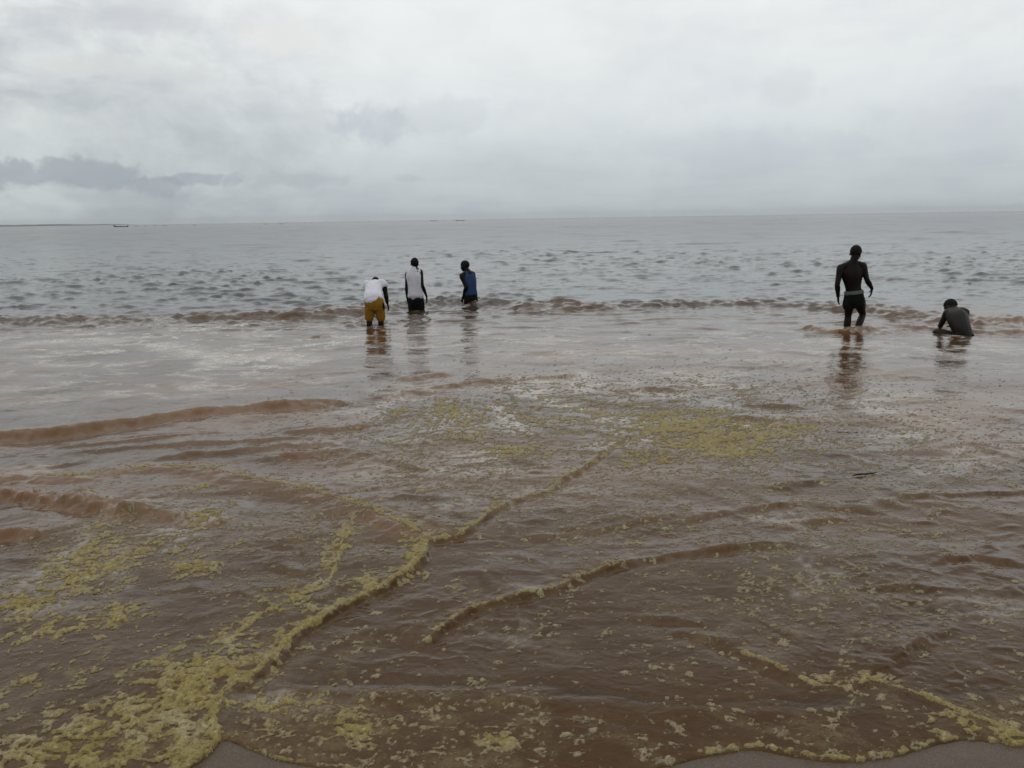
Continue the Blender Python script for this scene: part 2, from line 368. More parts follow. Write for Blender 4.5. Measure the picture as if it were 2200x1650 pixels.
def net(cell, seed, warp=.35, sx=1.0):
    """distance between the two nearest cell walls: 0 on a wall, about .6 in the middle of a hole"""
    wx_ = xn / sx + cell * warp * fbm(xn * .8 / cell, yn * .8 / cell, seed + 50, 3, .6); wy_ = yn + cell * warp * fbm(xn * .8 / cell, yn * .8 / cell, seed + 60, 3, .6)
    cx = np.floor(wx_ / cell).astype(np.int64); cy = np.floor(wy_ / cell).astype(np.int64)
    f1 = np.full(ni.size, 9.0, np.float32); f2 = f1.copy()
    for ox in (-1, 0, 1):
        for oy in (-1, 0, 1):
            ix = cx + ox; iy = cy + oy
            d = np.hypot(wx_ - (ix + .15 + .7 * h2(ix, iy, seed)) * cell, wy_ - (iy + .15 + .7 * h2(ix, iy, seed + 1)) * cell) / cell
            f2 = np.minimum(f2, np.maximum(f1, d)); f1 = np.minimum(f1, d)
    return f2 - f1
net1 = net(.16, 701, .6); net2 = net(.055, 711, .4)
# thick scum
lace0 = field([(1500, 930, 420, 110, 1.0), (1000, 930, 320, 110, .9), (300, 1450, 400, 200, .7), (1900, 1580, 300, 60, .6), (800, 1570, 400, 70, .5)], .7)
big = field([(1480, 925, 150, 34), (1560, 955, 150, 34, .95), (1660, 925, 110, 20, .7), (1420, 905, 70, 20, .9), (1420, 985, 110, 30, .55), (1180, 905, 50, 14, .5), (960, 890, 75, 24, .75), (1010, 935, 60, 22, .55), (1090, 970, 70, 16, .7),
             (450, 1112, 45, 30, .8), (430, 1045, 40, 12, .7), (150, 1225, 120, 75, .85), (55, 1290, 90, 60, .85), (110, 1350, 90, 45, .7), (395, 1222, 75, 24, .95), (250, 1325, 80, 30, .85), (380, 1180, 30, 16, .7),
             (330, 1440, 70, 60, .55), (430, 1475, 130, 46, .95), (330, 1560, 170, 80, 1.0), (420, 1610, 70, 50, 1.3), (180, 1630, 150, 50, .85), (540, 1420, 60, 40, .7), (185, 1430, 40, 60, .6), (50, 1480, 90, 60, .5),
             (590, 1310, 90, 50, .7), (730, 1190, 26, 60, .8), (600, 1290, 60, 60, .6), (500, 1380, 60, 40, .7), (880, 1200, 40, 50, .8), (780, 1270, 60, 30, .6),
             (620, 1520, 110, 40, .75), (750, 1560, 140, 60, .6), (560, 1580, 60, 40, .5), (2120, 1565, 110, 34, .8), (2180, 1590, 60, 24, .9), (1850, 1470, 60, 16, .8), (1780, 1470, 50, 14, .6), (1000, 1272, 45, 16, .7), (1060, 1600, 50, 24, .65),
             (300, 1180, 50, 40, .5), (210, 1130, 40, 30, .6), (520, 1180, 40, 14, .55), (870, 890, 30, 14, .5), (1650, 960, 90, 24, .6)])
fa = ground(440, 1480); fb = ground(735, 1190); fd = (fb - fa) / math.hypot(*(fb - fa))
al = xn * fd[0] + yn * fd[1]; ac = -xn * fd[1] + yn * fd[0]
left = sstep(-(ac - (-fa[0] * fd[1] + fa[1] * fd[0])), .35, -.15)
n_flow = fbm(al * 1.5 + .5 * perlin(al * 1.2, ac * 1.2, 204), ac * 5.0 + .6 * perlin(al * 1.5, ac * 1.5, 205), 201, 5, .58)
n_a = fbm(xn * 2.6 + .4 * perlin(xn * 2, yn * 2, 204), yn * 3.4, 201, 5, .58)
n_a = n_a * (1 - left) + n_flow * left
n_b = fbm(xn * 9, yn * 12, 202, 3, .6)
thick = (big - .48) + 1.05 * n_a + .36 * n_b
lump = 1 - np.abs(perlin(xn * 15 + 1.5 * perlin(xn * 5, yn * 5, 207), yn * 19, 208)) * 2.0
lump2 = perlin(xn * 34, yn * 40, 209)
thick = thick + .07 + .16 * fbm(xn * 24, yn * 30, 203, 3, .6) + 1.0 * (.28 - net1) + .40 * (.26 - net2)
scum = np.where(big > .08, np.clip(thick, -.6, .6) * .013 + np.clip(thick, 0, .35) * (.018 * np.clip(lump, -.3, 1) + .014 * lump2), -.02)
hole = perlin(xn * 22 + 2 * perlin(xn * 6, yn * 6, 2), yn * 26, 206)
scum -= .012 * sstep(hole, .08, .45) * (1 - sstep(big, 1.0, 1.3))
FO[ni] = np.maximum(FO[ni], scum)
SCF = np.zeros(N, np.float32); SCF[ni] = sstep(thick, -.75, .05) * sstep(big, .12, .45) * .85
YEL[ni] = np.clip(-.05 + 1.25 * big + .5 * n_a + .35 * lace0, 0, 1)
# white-grey film in the backwash and between the clumps
fil = field([(350, 740, 420, 60, .8), (600, 760, 220, 50, 1.0), (100, 740, 200, 50, .7), (950, 740, 260, 40, .55), (1250, 740, 300, 40, .6), (1700, 740, 400, 50, .55), (1450, 830, 300, 40, .6), (2100, 760, 200, 40, .55), (1200, 840, 150, 40, .6),
             (300, 830, 300, 40, .5), (2050, 960, 160, 50, .6), (1950, 880, 200, 40, .5), (1000, 990, 250, 70, .55), (1230, 900, 160, 40, .7), (150, 1010, 120, 20, .45), (200, 1200, 220, 120, .75), (420, 1120, 120, 50, .6), (1600, 1110, 160, 30, .45), (1750, 1190, 60, 90, .75),
             (1740, 1300, 90, 60, .8), (1150, 1330, 130, 70, .7), (1130, 1190, 60, 30, .5), (1050, 1100, 100, 40, .45), (620, 1510, 110, 24, .9), (420, 1460, 160, 60, .8), (1350, 1210, 100, 30, .4), (2120, 1300, 120, 30, .5), (850, 870, 160, 40, .45)], .8)
w1 = fbm(xn * .9 + .5 * perlin(xn * .6, yn * .6, 214), yn * 1.9 + .6 * perlin(xn * .7, yn * .7, 215), 211, 5, .6)
veins = 1 - np.abs(fbm(xn * 1.1 + .8 * perlin(xn * .5, yn * .5, 216), yn * 1.8, 212, 4, .55)) * 5.0
FILM[ni] = np.clip(fil * (sstep(w1 + .28 * np.clip(veins, 0, 1), .08, .5)) * .85 + .75 * fil * sstep(veins, .35, 1.0) * sstep(w1, -.25, .15), 0, 1) * (.38 + .62 * sstep(yn, 4.5, 9.5))
# streaky foam lines: lacy filaments in the middle water
lace = field([(1250, 900, 260, 90, .9), (1500, 930, 220, 70, .9), (1000, 950, 260, 90, .8), (1600, 850, 400, 60, .6), (1950, 950, 250, 80, .5), (650, 1180, 200, 120, .6), (300, 1150, 250, 120, .6), (1100, 830, 260, 30, .5), (1700, 1250, 350, 150, .55), (1250, 1120, 300, 80, .5), (900, 1560, 400, 70, .5)], .8)
ux = xn + .55 * fbm(xn * .8, yn * .8, 223, 3); uy = yn + .55 * fbm(xn * .8, yn * .8, 224, 3)
v2 = 1 - np.abs(fbm(ux * 1.1, uy * 1.7, 222, 3, .45)) * 11.0
v3 = v2; v2 = np.maximum(v2, 1 - net(.75, 721, .55, 1.5) * 7.5)
FO[ni] = np.maximum(FO[ni], np.where(lace > .1, (lace * np.clip(v2, -1, 1) - .34 + .30 * n_b + .35 * (.25 - net2)) * .012, -.02))
SCF[ni] = np.maximum(SCF[ni], .80 * lace * np.maximum(sstep(v3, -1.6, .9), .8 * sstep(v2, .2, 1.0)) * sstep(lace, .1, .4))
# floating clumps of bubbles
den = field([(1500, 930, 450, 110, .75), (1000, 940, 300, 100, .65), (1400, 1030, 600, 100, .75), (1900, 1000, 500, 120, .6), (1750, 1150, 700, 160, .50), (1750, 1330, 600, 160, .50), (1250, 1120, 300, 120, .45), (1200, 1330, 400, 100, .36),
             (700, 1400, 160, 90, .5), (900, 1580, 500, 90, .8), (1500, 1600, 500, 70, .85), (2000, 1560, 300, 80, .8), (300, 1250, 400, 200, .40), (640, 1180, 200, 110, .7), (300, 1550, 300, 120, .6), (1200, 1450, 600, 60, .28), (2000, 1420, 300, 70, .35), (1700, 830, 500, 30, .2), (1200, 830, 250, 25, .4)], .6)
swx = xn + .35 * fbm(xn * 1.1, yn * 1.1, 232, 3); swy = yn + .35 * fbm(xn * 1.1, yn * 1.1, 233, 3)
trail = np.maximum(1 - np.abs(fbm(ux * 1.1, uy * 1.7, 222, 3, .45)) * 4.5, 1 - np.abs(fbm(swx * 1.5, swy * 1.9, 234, 3, .5)) * 4.5)
den *= .20 + 1.05 * sstep(trail, .05, .95) + .25 * sstep(fbm(xn * 2.6, yn * 3.2, 231, 3), -.1, .4)
for (cell, sd, r0_, r1_, rg, mul) in [(.17, 301, .06, .22, .6, .34), (.090, 321, .09, .30, .45, .80), (.052, 341, .14, .44, .2, 1.4), (.030, 351, .18, .50, .0, 1.8), (.34, 361, .05, .13, .5, .18)]:
    f = flecks(cell, den * mul, sd, r0_, r1_, rg, .42)
    if cell == .17: SCF[ni] = np.maximum(SCF[ni], .55 * sstep(trail, -.1, 1.0) * sstep(den, .15, .8))
    f = np.where(f > 0, f * (.70 + .9 * n_b + .5 * hole + .35 * lump2), f)
    FO[ni] = np.maximum(FO[ni], np.clip(f, -.02, .022))
# flat torn shreds of foam skin
shr_d = field([(1180, 1380, 300, 120, .9), (800, 1400, 160, 90, .9), (1700, 1250, 300, 160, .7), (1750, 1350, 160, 120, .9), (1300, 1600, 700, 60, .9), (700, 1570, 200, 60, .9), (300, 1220, 350, 160, .85), (600, 1200, 250, 120, .9), (2000, 1500, 250, 80, .7), (1000, 950, 350, 90, .7), (1500, 930, 500, 110, .8), (2000, 1000, 300, 80, .5), (150, 1500, 200, 120, .7)], .7)
sh_n = fbm(xn * 8 + 1.2 * perlin(xn * 3, yn * 3, 381), yn * 9, 382, 5, .62)
FO[ni] = np.maximum(FO[ni], np.where(shr_d > .12, (sh_n - .46 + .30 * shr_d + .10 * hole) * .016, -.02))
# foam lips along the fronts
def lip(px, w, h, seed, e0=.1, e1=.1, back=.0, yel=.9, gap=.0, off=0.0):
    L = line(px); idx, s, ar, tot = near_line(L, w * 3 + back * 3.2)
    x = X[idx]; y = Y[idx]
    e = ends(ar, tot, e0, e1)
    s = s + off + w * .8 * fbm(x * .28 / w, y * .28 / w, seed, 3, .45)
    k = w * (.42 + .75 * np.clip(fbm(ar * .16 / w, ar * 0 + seed * .7, seed + 2, 3, .6) + .35, 0, 1.2))
    d = np.abs(s) / np.maximum(k, w * .12)
    t = h * e * (1 - d * d) * (.62 + .5 * fbm(x * 20, y * 20, seed + 5, 3)) - .0004
    if back:                                              # torn lace trailing behind the front
        lx = x + .05 * fbm(x * 7, y * 7, seed + 11, 2); ly = y + .05 * fbm(x * 7, y * 7, seed + 12, 2)
        nn = np.full(N, .6, np.float32); nn[ni] = net1 * .65 + net2 * .5; cells = 1 - nn[idx] * 3.2
        lum = fbm(x * 3.5, y * 4.5, seed + 7, 3, .6)
        fall = np.exp(-np.clip(-s, 0, 9) / back)
        bk = .011 * e * (fall * 1.15 - .62 + .55 * lum + .42 * np.clip(cells, -.6, 1)) - .0005
        t = np.maximum(t, np.where(s < 0, bk, -.02))
    if gap: t = t - h * gap * sstep(fbm(ar * .35 / w, ar * 0 + 3.3, seed + 8, 2), -.05, .3)
    t = np.where(e > .01, t, -.02)
    better = t > FO[idx]
    YEL[idx] = np.where(better & (t > 0), np.clip(yel + .45 * fbm(x * 4, y * 4, seed, 2), 0, 1), YEL[idx])
    FO[idx] = np.maximum(FO[idx], np.clip(t, -.02, .06))
    if back: SCF[idx] = np.maximum(SCF[idx], .8 * e * np.where(s < 0, np.exp(s / (back * 1.3)), np.exp(-(s / (w * .8)) ** 2)) * (.45 + .55 * sstep(lum, -.3, .3)))
def wash(px, w, amp, seed):
    """a soft white streak of washed-out foam"""
    L = line(px); idx, s, ar, tot = near_line(L, w * 3)
    x = X[idx]; y = Y[idx]; s = s + w * 1.1 * fbm(x * .5 / w, y * .5 / w, seed, 4, .6)
    FILM[idx] = np.maximum(FILM[idx], amp * ends(ar, tot, .25, .25) * np.exp(-(s / (w * 1.3)) ** 2) * (.35 + .65 * sstep(fbm(x * .55 / w, y * .8 / w, seed + 3, 4, .6), -.4, .3)) * (.5 + .5 * sstep(y, 4.5, 9.5)))
for (u, v, r_) in [(793, 701, .30), (819, 697, .26), (890, 660, .40), (1005, 652, .40), (1818, 706, .26), (1838, 706, .24), (2050, 722, .45)]:
    g = ground(u, v); k = np.nonzero(np.hypot(X - g[0], (Y - g[1]) * .6) < r_ * 2.5)[0]
    rr = np.hypot(X[k] - g[0], (Y[k] - g[1]) * .6) / r_
    FILM[k] = np.maximum(FILM[k], .75 * np.exp(-rr * rr) * sstep(fbm(X[k] * 5, Y[k] * 6, 590, 3, .6), -.05, .35))
for i, (px, w, a) in enumerate([([(1130, 838), (1180, 862), (1260, 882), (1330, 900), (1420, 915)], .09, 1.0), ([(1050, 865), (1085, 890), (1105, 915), (1135, 945)], .08, 1.0), ([(815, 885), (835, 862), (890, 848)], .07, .9),
        ([(1240, 790), (1265, 815), (1260, 835), (1230, 850)], .10, .8), ([(1530, 905), (1600, 915), (1680, 905)], .09, .9), ([(1240, 970), (1330, 955), (1420, 930)], .08, .8), ([(900, 935), (960, 910), (1010, 880)], .09, .6),
        ([(880, 1105), (980, 1090), (1060, 1060)], .06, .55), ([(20, 742), (180, 732), (260, 738)], .25, 1.0), ([(340, 735), (420, 760), (480, 775), (400, 782)], .22, 1.0), ([(490, 770), (600, 765), (690, 782)], .25, 1.0), ([(560, 705), (520, 725), (580, 712)], .2, .7),
        ([(1330, 838), (1420, 850), (1500, 842)], .10, .8), ([(1700, 1185), (1740, 1230), (1765, 1280), (1790, 1310)], .035, .8), ([(1720, 1225), (1690, 1205), (1650, 1195)], .03, .6), ([(230, 1110), (150, 1180), (90, 1235), (40, 1290)], .06, .8), ([(480, 1075), (420, 1100), (390, 1140)], .05, .7),
        ([(1090, 1310), (1130, 1340), (1110, 1380)], .025, .6), ([(600, 1500), (660, 1505), (690, 1520)], .02, .6), ([(1950, 1030), (2050, 1000), (2160, 975)], .12, .6), ([(300, 1150), (240, 1200), (260, 1260), (190, 1300)], .05, .6)]):
    wash(px, w, a, 600 + i * 7)
lip(FRONT[::-1], .030, .020, 401, .02, .05, .17, .9, off=.014)
lip([(915, 1168), (900, 1150), (830, 1116), (740, 1080), (650, 1050), (560, 1034), (450, 1012), (340, 1002)][::-1], .030, .022, 402, .1, .02, .14, .85, gap=.35)
lip([(340, 1002), (250, 1012), (150, 1026), (60, 1026)][::-1], .03, .018, 403, .1, .1, .08, .7, gap=.6)
lip([(430, 1450), (490, 1405), (540, 1352), (600, 1315), (650, 1288), (700, 1268), (722, 1235), (735, 1195), (742, 1130)], .024, .018, 404, .1, .15, .13, .85, gap=.4, off=.01)
lip([(430, 1530), (350, 1490), (400, 1462), (470, 1452), (560, 1440), (600, 1420)], .024, .02, 410, .05, .05, .05, .8)
lip([(925, 1168), (985, 1158), (1035, 1120), (1070, 1094), (1130, 1070), (1185, 1052), (1205, 1032), (1255, 1004)], .019, .015, 405, .03, .1, .07, .8, gap=.45)
lip([(1255, 1004), (1330, 960), (1390, 930), (1440, 915)], .03, .012, 415, .1, .1, .1, .8, gap=.4)
lip([(905, 1398), (950, 1352), (1000, 1318), (1060, 1298), (1130, 1282), (1200, 1265), (1260, 1238), (1300, 1222), (1360, 1208)], .017, .015, 406, .1, .08, .06, .75, gap=.45)
lip([(1560, 1395), (1640, 1428), (1740, 1472), (1800, 1478), (1850, 1462), (1880, 1452)], .02, .015, 407, .1, .03, .04, .85, gap=.5)
lip([(1880, 1466), (1980, 1500), (2080, 1540), (2180, 1575), (2280, 1600)], .024, .014, 408, .05, .1, .05, .85, gap=.4)
lip([(1700, 895), (1650, 912), (1560, 905), (1500, 900)][::-1], .035, .010, 412, .2, .1, .0, .6, gap=.4)
lip([(1480, 1632), (1610, 1606), (1700, 1618), (1790, 1632), (1880, 1630), (1970, 1608), (2050, 1588), (2200, 1600)], .018, .011, 414, .05, .05, .03, .8, gap=.8, off=.0)
lip([(500, 1602), (600, 1632), (720, 1650), (900, 1676)], .015, .007, 416, .05, .05, .02, .75, gap=.9)
# splashing crests of the breaking wavelets: pale froth
lip([(0, 1060), (60, 1062), (120, 1070), (170, 1074), (190, 1062), (215, 1076)], .020, .018, 417, .05, .05, .0, .25, gap=.5)
lip([(20, 1148), (60, 1140), (80, 1150)], .014, .012, 419, .03, .03, .0, .3, gap=.5)
FO[ni] += .0022 * np.where(FO[ni] > 0, fbm(xn * 45, yn * 50, 501, 2), 0)
FO = np.where(ED > -.004, np.minimum(FO, -.004), FO)          # no foam past the water's edge
FO[Y > 16] = -.02

# ------------------------------------------------------------------ build helpers
def link(name, me, mat=None, parent=None, label=None, cat=None, kind=None, group=None):
    o = bpy.data.objects.new(name, me); COL.objects.link(o)
    if mat: me.materials.append(mat)
    if parent: o.parent = parent
    if label: o['label'] = label
    if cat: o['category'] = cat
    if kind: o['kind'] = kind
    if group: o['group'] = group
    return o
def grid_mesh(name, co, quads, attrs):
    me = bpy.data.meshes.new(name)
    me.vertices.add(len(co)); me.vertices.foreach_set('co', np.ascontiguousarray(co, np.float32).ravel())
    nq = len(quads); me.loops.add(nq * 4); me.polygons.add(nq)
    me.loops.foreach_set('vertex_index', np.ascontiguousarray(quads, np.int32).ravel())
    me.polygons.foreach_set('loop_start', np.arange(0, nq * 4, 4, dtype=np.int32))
    me.polygons.foreach_set('use_smooth', np.ones(nq, bool))
    for k, v in attrs.items():
        a = me.attributes.new(k, 'FLOAT', 'POINT'); a.data.foreach_set('value', np.ascontiguousarray(v, np.float32))
    me.update(calc_edges=True); return me
def quads_of(nr, nc):
    i = np.arange(nr * nc).reshape(nr, nc)
    return np.stack([i[:-1, :-1], i[:-1, 1:], i[1:, 1:], i[1:, :-1]], -1).reshape(-1, 4)
def material(name):
    m = bpy.data.materials.new(name); m.use_nodes = True; t = m.node_tree; t.nodes.clear()
    q = NB(t); p = q.n('ShaderNodeBsdfPrincipled'); o = q.n('ShaderNodeOutputMaterial'); t.links.new(p.outputs[0], o.inputs[0])
    return m, q, p

# ---- water
wm, q, p = material('muddy_water')
pos = q.n('ShaderNodeNewGeometry').outputs['Position']
sed = q.attr('sed'); film = q.attr('film'); rng = q.attr('rng')
cloudy = q.noise(pos, .8, 4, .6, .4)
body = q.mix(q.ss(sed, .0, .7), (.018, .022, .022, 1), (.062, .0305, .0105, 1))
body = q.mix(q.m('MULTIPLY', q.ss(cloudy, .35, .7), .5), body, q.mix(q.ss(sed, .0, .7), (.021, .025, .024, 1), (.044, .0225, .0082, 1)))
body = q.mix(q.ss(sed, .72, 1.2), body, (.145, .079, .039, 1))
fine = q.noise(pos, 16, 4, .65, .3)
ff = q.m('MULTIPLY', film, q.ss(fine, .30, .62, .25, 1.0), clamp=True)
scm = q.m('MULTIPLY', q.attr('scum'), q.ss(q.m('ADD', q.m('MULTIPLY', fine, .6), q.m('MULTIPLY', q.noise(pos, 70, 3, .7), .4)), .36, .62), clamp=True)
body = q.mix(q.m('MULTIPLY', scm, .62), body, (.25, .195, .095, 1))
q.put(p.inputs['Base Color'], q.mix(q.m('MULTIPLY', ff, .88), body, (.66, .635, .585, 1)))
q.put(p.inputs['Roughness'], q.m('ADD', q.m('ADD', .07, q.m('MULTIPLY', q.m('MAXIMUM', ff, scm), .35)), q.m('MULTIPLY', rng, .15)))
p.inputs['IOR'].default_value = 1.32
q.put(p.inputs['Specular Tint'], q.mix(q.ss(sed, .15, .6), (1, 1, 1, 1), (.72, .54, .40, 1)))
st = q.vm('MULTIPLY', pos, (1.0, 1.5, 1.0))
hb = q.m('ADD', q.m('MULTIPLY', q.noise(st, 9, 3, .55, .6), .030), q.m('MULTIPLY', q.noise(st, 34, 3, .6, .4), .0045))
bp = q.n('ShaderNodeBump'); bp.inputs['Distance'].default_value = 1.0; q.put(bp.inputs['Height'], hb); q.put(bp.inputs['Strength'], q.m('SUBTRACT', .16, q.m('MULTIPLY', rng, .08)))
q.put(p.inputs['Normal'], bp.outputs[0])
rng_v = sstep(np.log(Y), math.log(14), math.log(160))
FILM = FILM * np.where(ED < 0, 1, 0)
Q = quads_of(NR, NC)
keep = (ED[Q] < .12).any(1)
wq = Q[keep]
used = np.zeros(N, bool); used[wq.ravel()] = True; rem = np.cumsum(used) - 1
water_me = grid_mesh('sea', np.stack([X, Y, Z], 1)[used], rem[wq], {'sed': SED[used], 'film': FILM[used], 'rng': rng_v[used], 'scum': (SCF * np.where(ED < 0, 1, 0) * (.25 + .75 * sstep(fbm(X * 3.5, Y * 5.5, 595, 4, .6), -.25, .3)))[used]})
link('sea', water_me, wm, label='muddy brown sea with small waves rolling onto the sand', cat='sea', kind='structure')

# ---- foam sheet: only where there is foam; it dives under the water at its rim
fm, q, p = material('yellow_sea_foam')
pos = q.n('ShaderNodeNewGeometry').outputs['Position']
yel = q.attr('yel'); th = q.attr('thick')
c = q.mix(yel, (.275, .228, .140, 1), (.262, .204, .056, 1))
c = q.mix(q.ss(q.noise(pos, 5, 3, .6), .45, .75), c, (.33, .28, .155, 1))
bub = q.vor(pos, 95); bub2 = q.vor(pos, 230)
gr = q.noise(pos, 48, 5, .72, .3); gr2 = q.noise(pos, 17, 4, .7, .6)
c = q.mix(q.ss(gr, .52, .34, 0, .75), c, (.085, .055, .018, 1))
c = q.mix(q.ss(gr2, .48, .28, 0, .6), c, (.095, .062, .025, 1))
c = q.mix(q.ss(gr, .54, .72, 0, .8), c, (.50, .44, .27, 1))
pores = q.m('MULTIPLY', q.ss(bub, .28, .06), q.ss(q.noise(pos, 28, 2), .44, .60))
c = q.mix(q.m('MULTIPLY', pores, .7), c, (.07, .045, .02, 1))
c = q.mix(q.ss(th, .0075, .0004, 0, .6), c, (.135, .088, .045, 1))           # the thinnest rim lets the brown water through
q.put(p.inputs['Alpha'], q.m('MULTIPLY', q.ss(q.m('ADD', th, q.m('MULTIPLY', q.m('SUBTRACT', gr, .40), .006)), .0002, .0042), q.ss(bub, .10, .34, .75, 1.0)))
q.put(p.inputs['Base Color'], c); p.inputs['Roughness'].default_value = .5; p.inputs['IOR'].default_value = 1.33
hb = q.m('ADD', q.m('MULTIPLY', bub, .010), q.m('ADD', q.m('MULTIPLY', bub2, .004), q.m('MULTIPLY', q.noise(pos, 60, 3), .012)))
bp = q.n('ShaderNodeBump'); bp.inputs['Distance'].default_value = 1.0; bp.inputs['Strength'].default_value = .55; q.put(bp.inputs['Height'], hb)
q.put(p.inputs['Normal'], bp.outputs[0])
fq = Q[(FO[Q] > 0).any(1) & keep]
used = np.zeros(N, bool); used[fq.ravel()] = True; rem = np.cumsum(used) - 1
zf = Z + np.where(FO > 0, FO, np.maximum(FO, -.004))
foam_me = grid_mesh('sea_foam', np.stack([X, Y, zf], 1)[used], rem[fq], {'yel': YEL[used], 'thick': np.maximum(FO, 0)[used]})
link('sea_foam', foam_me, fm, label='dirty yellow foam and bubble scum floating on the brown water', cat='foam', kind='stuff')
print('water quads', len(wq), 'foam quads', len(fq), 'rows', NR, 'cols', NC)

# ---- sand
sm, q, p = material('wet_sand')
pos = q.n('ShaderNodeNewGeometry').outputs['Position']
c = q.mix(q.noise(pos, 3, 5, .6, .5), (.060, .040, .026, 1), (.088, .061, .041, 1))
c = q.mix(q.ss(q.noise(pos, 330, 2), .52, .70), c, (.19, .15, .11, 1)); c = q.mix(q.ss(q.noise(pos, 170, 2), .62, .72), c, (.02, .014, .010, 1))
q.put(p.inputs['Base Color'], c); q.put(p.inputs['Roughness'], q.ss(q.noise(pos, 2.2, 3), .3, .7, .26, .45)); p.inputs['IOR'].default_value = 1.33
bp = q.n('ShaderNodeBump'); bp.inputs['Distance'].default_value = 1.0; bp.inputs['Strength'].default_value = .35
q.put(bp.inputs['Height'], q.m('ADD', q.m('MULTIPLY', q.noise(pos, 260, 3), .0022), q.m('MULTIPLY', q.noise(pos, 12, 3), .008))); q.put(p.inputs['Normal'], bp.outputs[0])
sx = np.concatenate([np.linspace(-60, -4, 24)[:-1], np.linspace(-4, 4, 330), np.linspace(4, 60, 24)[1:]])
sy = np.concatenate([np.linspace(-30, 1.2, 24)[:-1], np.linspace(1.2, 4.6, 170), np.linspace(4.6, 26, 40)[1:]])
gx, gy = np.meshgrid(sx, sy); fx = gx.ravel().astype(np.float32); fy = gy.ravel().astype(np.float32)
ee = edge_dist(fx, fy)
ee = np.where(np.abs(fx) > 6, np.where(fy < 2.4, 2.4 - fy, -(fy - 2.4)), ee)
link('beach_sand', grid_mesh('beach_sand', np.stack([fx, fy, sand_z(fx, fy, ee)], 1), quads_of(len(sy), len(sx)), {}), sm, label='smooth wet brown sand at the edge of the swash', cat='sand', kind='structure')

# ------------------------------------------------------------------ figures
class Lump:
    """collects closed lofted shapes; build() melts them into one continuous skin"""
    def __init__(s): s.v = []; s.f = []
    def ringset(s, rings):
        n = len(rings[0]); o = len(s.v)
        for r in rings: s.v.extend(r)
        for k in range(len(rings) - 1):
            for i in range(n):
                j = (i + 1) % n
                s.f.append((o + k * n + i, o + k * n + j, o + (k + 1) * n + j, o + (k + 1) * n + i))
        s.f.append(tuple(o + i for i in range(n))[::-1]); e = o + (len(rings) - 1) * n; s.f.append(tuple(e + i for i in range(n)))
    def loft(s, pts, rad, side=Vector((1, 0, 0)), n=14, cap=True):
        pts = [Vector(p) for p in pts]; rad = [(r, r) if not isinstance(r, tuple) else r for r in rad]
        if len(pts) > 2:                                   # smooth the path and the girth between stations
            cat = lambda a, b_, c_, d_, t: .5 * ((2 * b_) + (c_ - a) * t + (2 * a - 5 * b_ + 4 * c_ - d_) * t * t + (3 * b_ - a - 3 * c_ + d_) * t ** 3)
            PP, AA = [], []
            for i in range(len(pts) - 1):
                q4 = [max(i - 1, 0), i, i + 1, min(i + 2, len(pts) - 1)]
                for t in (0, .25, .5, .75):
                    PP.append(cat(*[pts[k_] for k_ in q4], t)); AA.append(tuple(cat(*[rad[k_][w_] for k_ in q4], t) for w_ in (0, 1)))
            pts, rad = PP + [pts[-1]], AA + [rad[-1]]
        P, A = list(pts), list(rad)
        if cap:
            def end(p, nxt, r):
                d = (p - nxt).normalized(); m = min(r)
                return [(p + d * m * .9, (r[0] * .35, r[1] * .35)), (p + d * m * .6, (r[0] * .78, r[1] * .78))]
            st_ = end(pts[0], pts[1], rad[0]); en = end(pts[-1], pts[-2], rad[-1])[::-1]
            P = [q_[0] for q_ in st_] + P + [q_[0] for q_ in en]; A = [q_[1] for q_ in st_] + A + [q_[1] for q_ in en]
        rings = []
        for i, (p, a) in enumerate(zip(P, A)):
            t = (P[min(i + 1, len(P) - 1)] - P[max(i - 1, 0)]).normalized()
            u = side - t * side.dot(t)
            if u.length < 1e-4: u = t.orthogonal()
            u.normalize(); w = t.cross(u)
            rings.append([p + u * (a[0] * math.cos(k * 2 * math.pi / n)) + w * (a[1] * math.sin(k * 2 * math.pi / n)) for k in range(n)])
        s.ringset(rings)
    def ball(s, c, rx, ry, rz, ax, ay, az, n=16):
        rings = []
        for i in range(1, n // 2):
            t = math.pi * i / (n // 2); 
            rings.append([c + az * (rz * math.cos(t)) + (ax * (rx * math.cos(k * 2 * math.pi / n)) + ay * (ry * math.sin(k * 2 * math.pi / n))) * math.sin(t) for k in range(n)])
        s.ringset(rings)
    def build(s, name, mat, parent, voxel=.006, smooth=9, dec=.3, warp=None):
        me = bpy.data.meshes.new(name + '_raw'); me.from_pydata([tuple(v) for v in s.v], [], s.f); me.update()
        o = bpy.data.objects.new(name + '_raw', me); COL.objects.link(o)
        m = o.modifiers.new('r', 'REMESH'); m.mode = 'VOXEL'; m.voxel_size = voxel; m.use_smooth_shade = True
        m = o.modifiers.new('s', 'SMOOTH'); m.factor = .5; m.iterations = smooth
        if dec < 1: m = o.modifiers.new('d', 'DECIMATE'); m.ratio = dec
        dg = bpy.context.evaluated_depsgraph_get()
        out = bpy.data.meshes.new_from_object(o.evaluated_get(dg)); out.name = name
        bpy.data.objects.remove(o); bpy.data.meshes.remove(me)
        if warp:
            nv = len(out.vertices); co = np.empty(nv * 3, np.float32); out.vertices.foreach_get('co', co); co = co.reshape(-1, 3)
            no = np.empty(nv * 3, np.float32); out.vertices.foreach_get('normal', no); no = no.reshape(-1, 3)
            co = co + no * warp(co)[:, None]; out.vertices.foreach_set('co', co.ravel())
        out.shade_smooth(); out.update()
        inv_ = Vector(parent.location)
        out.transform(Matrix.Translation(-inv_))
        return link(name, out, mat, parent)

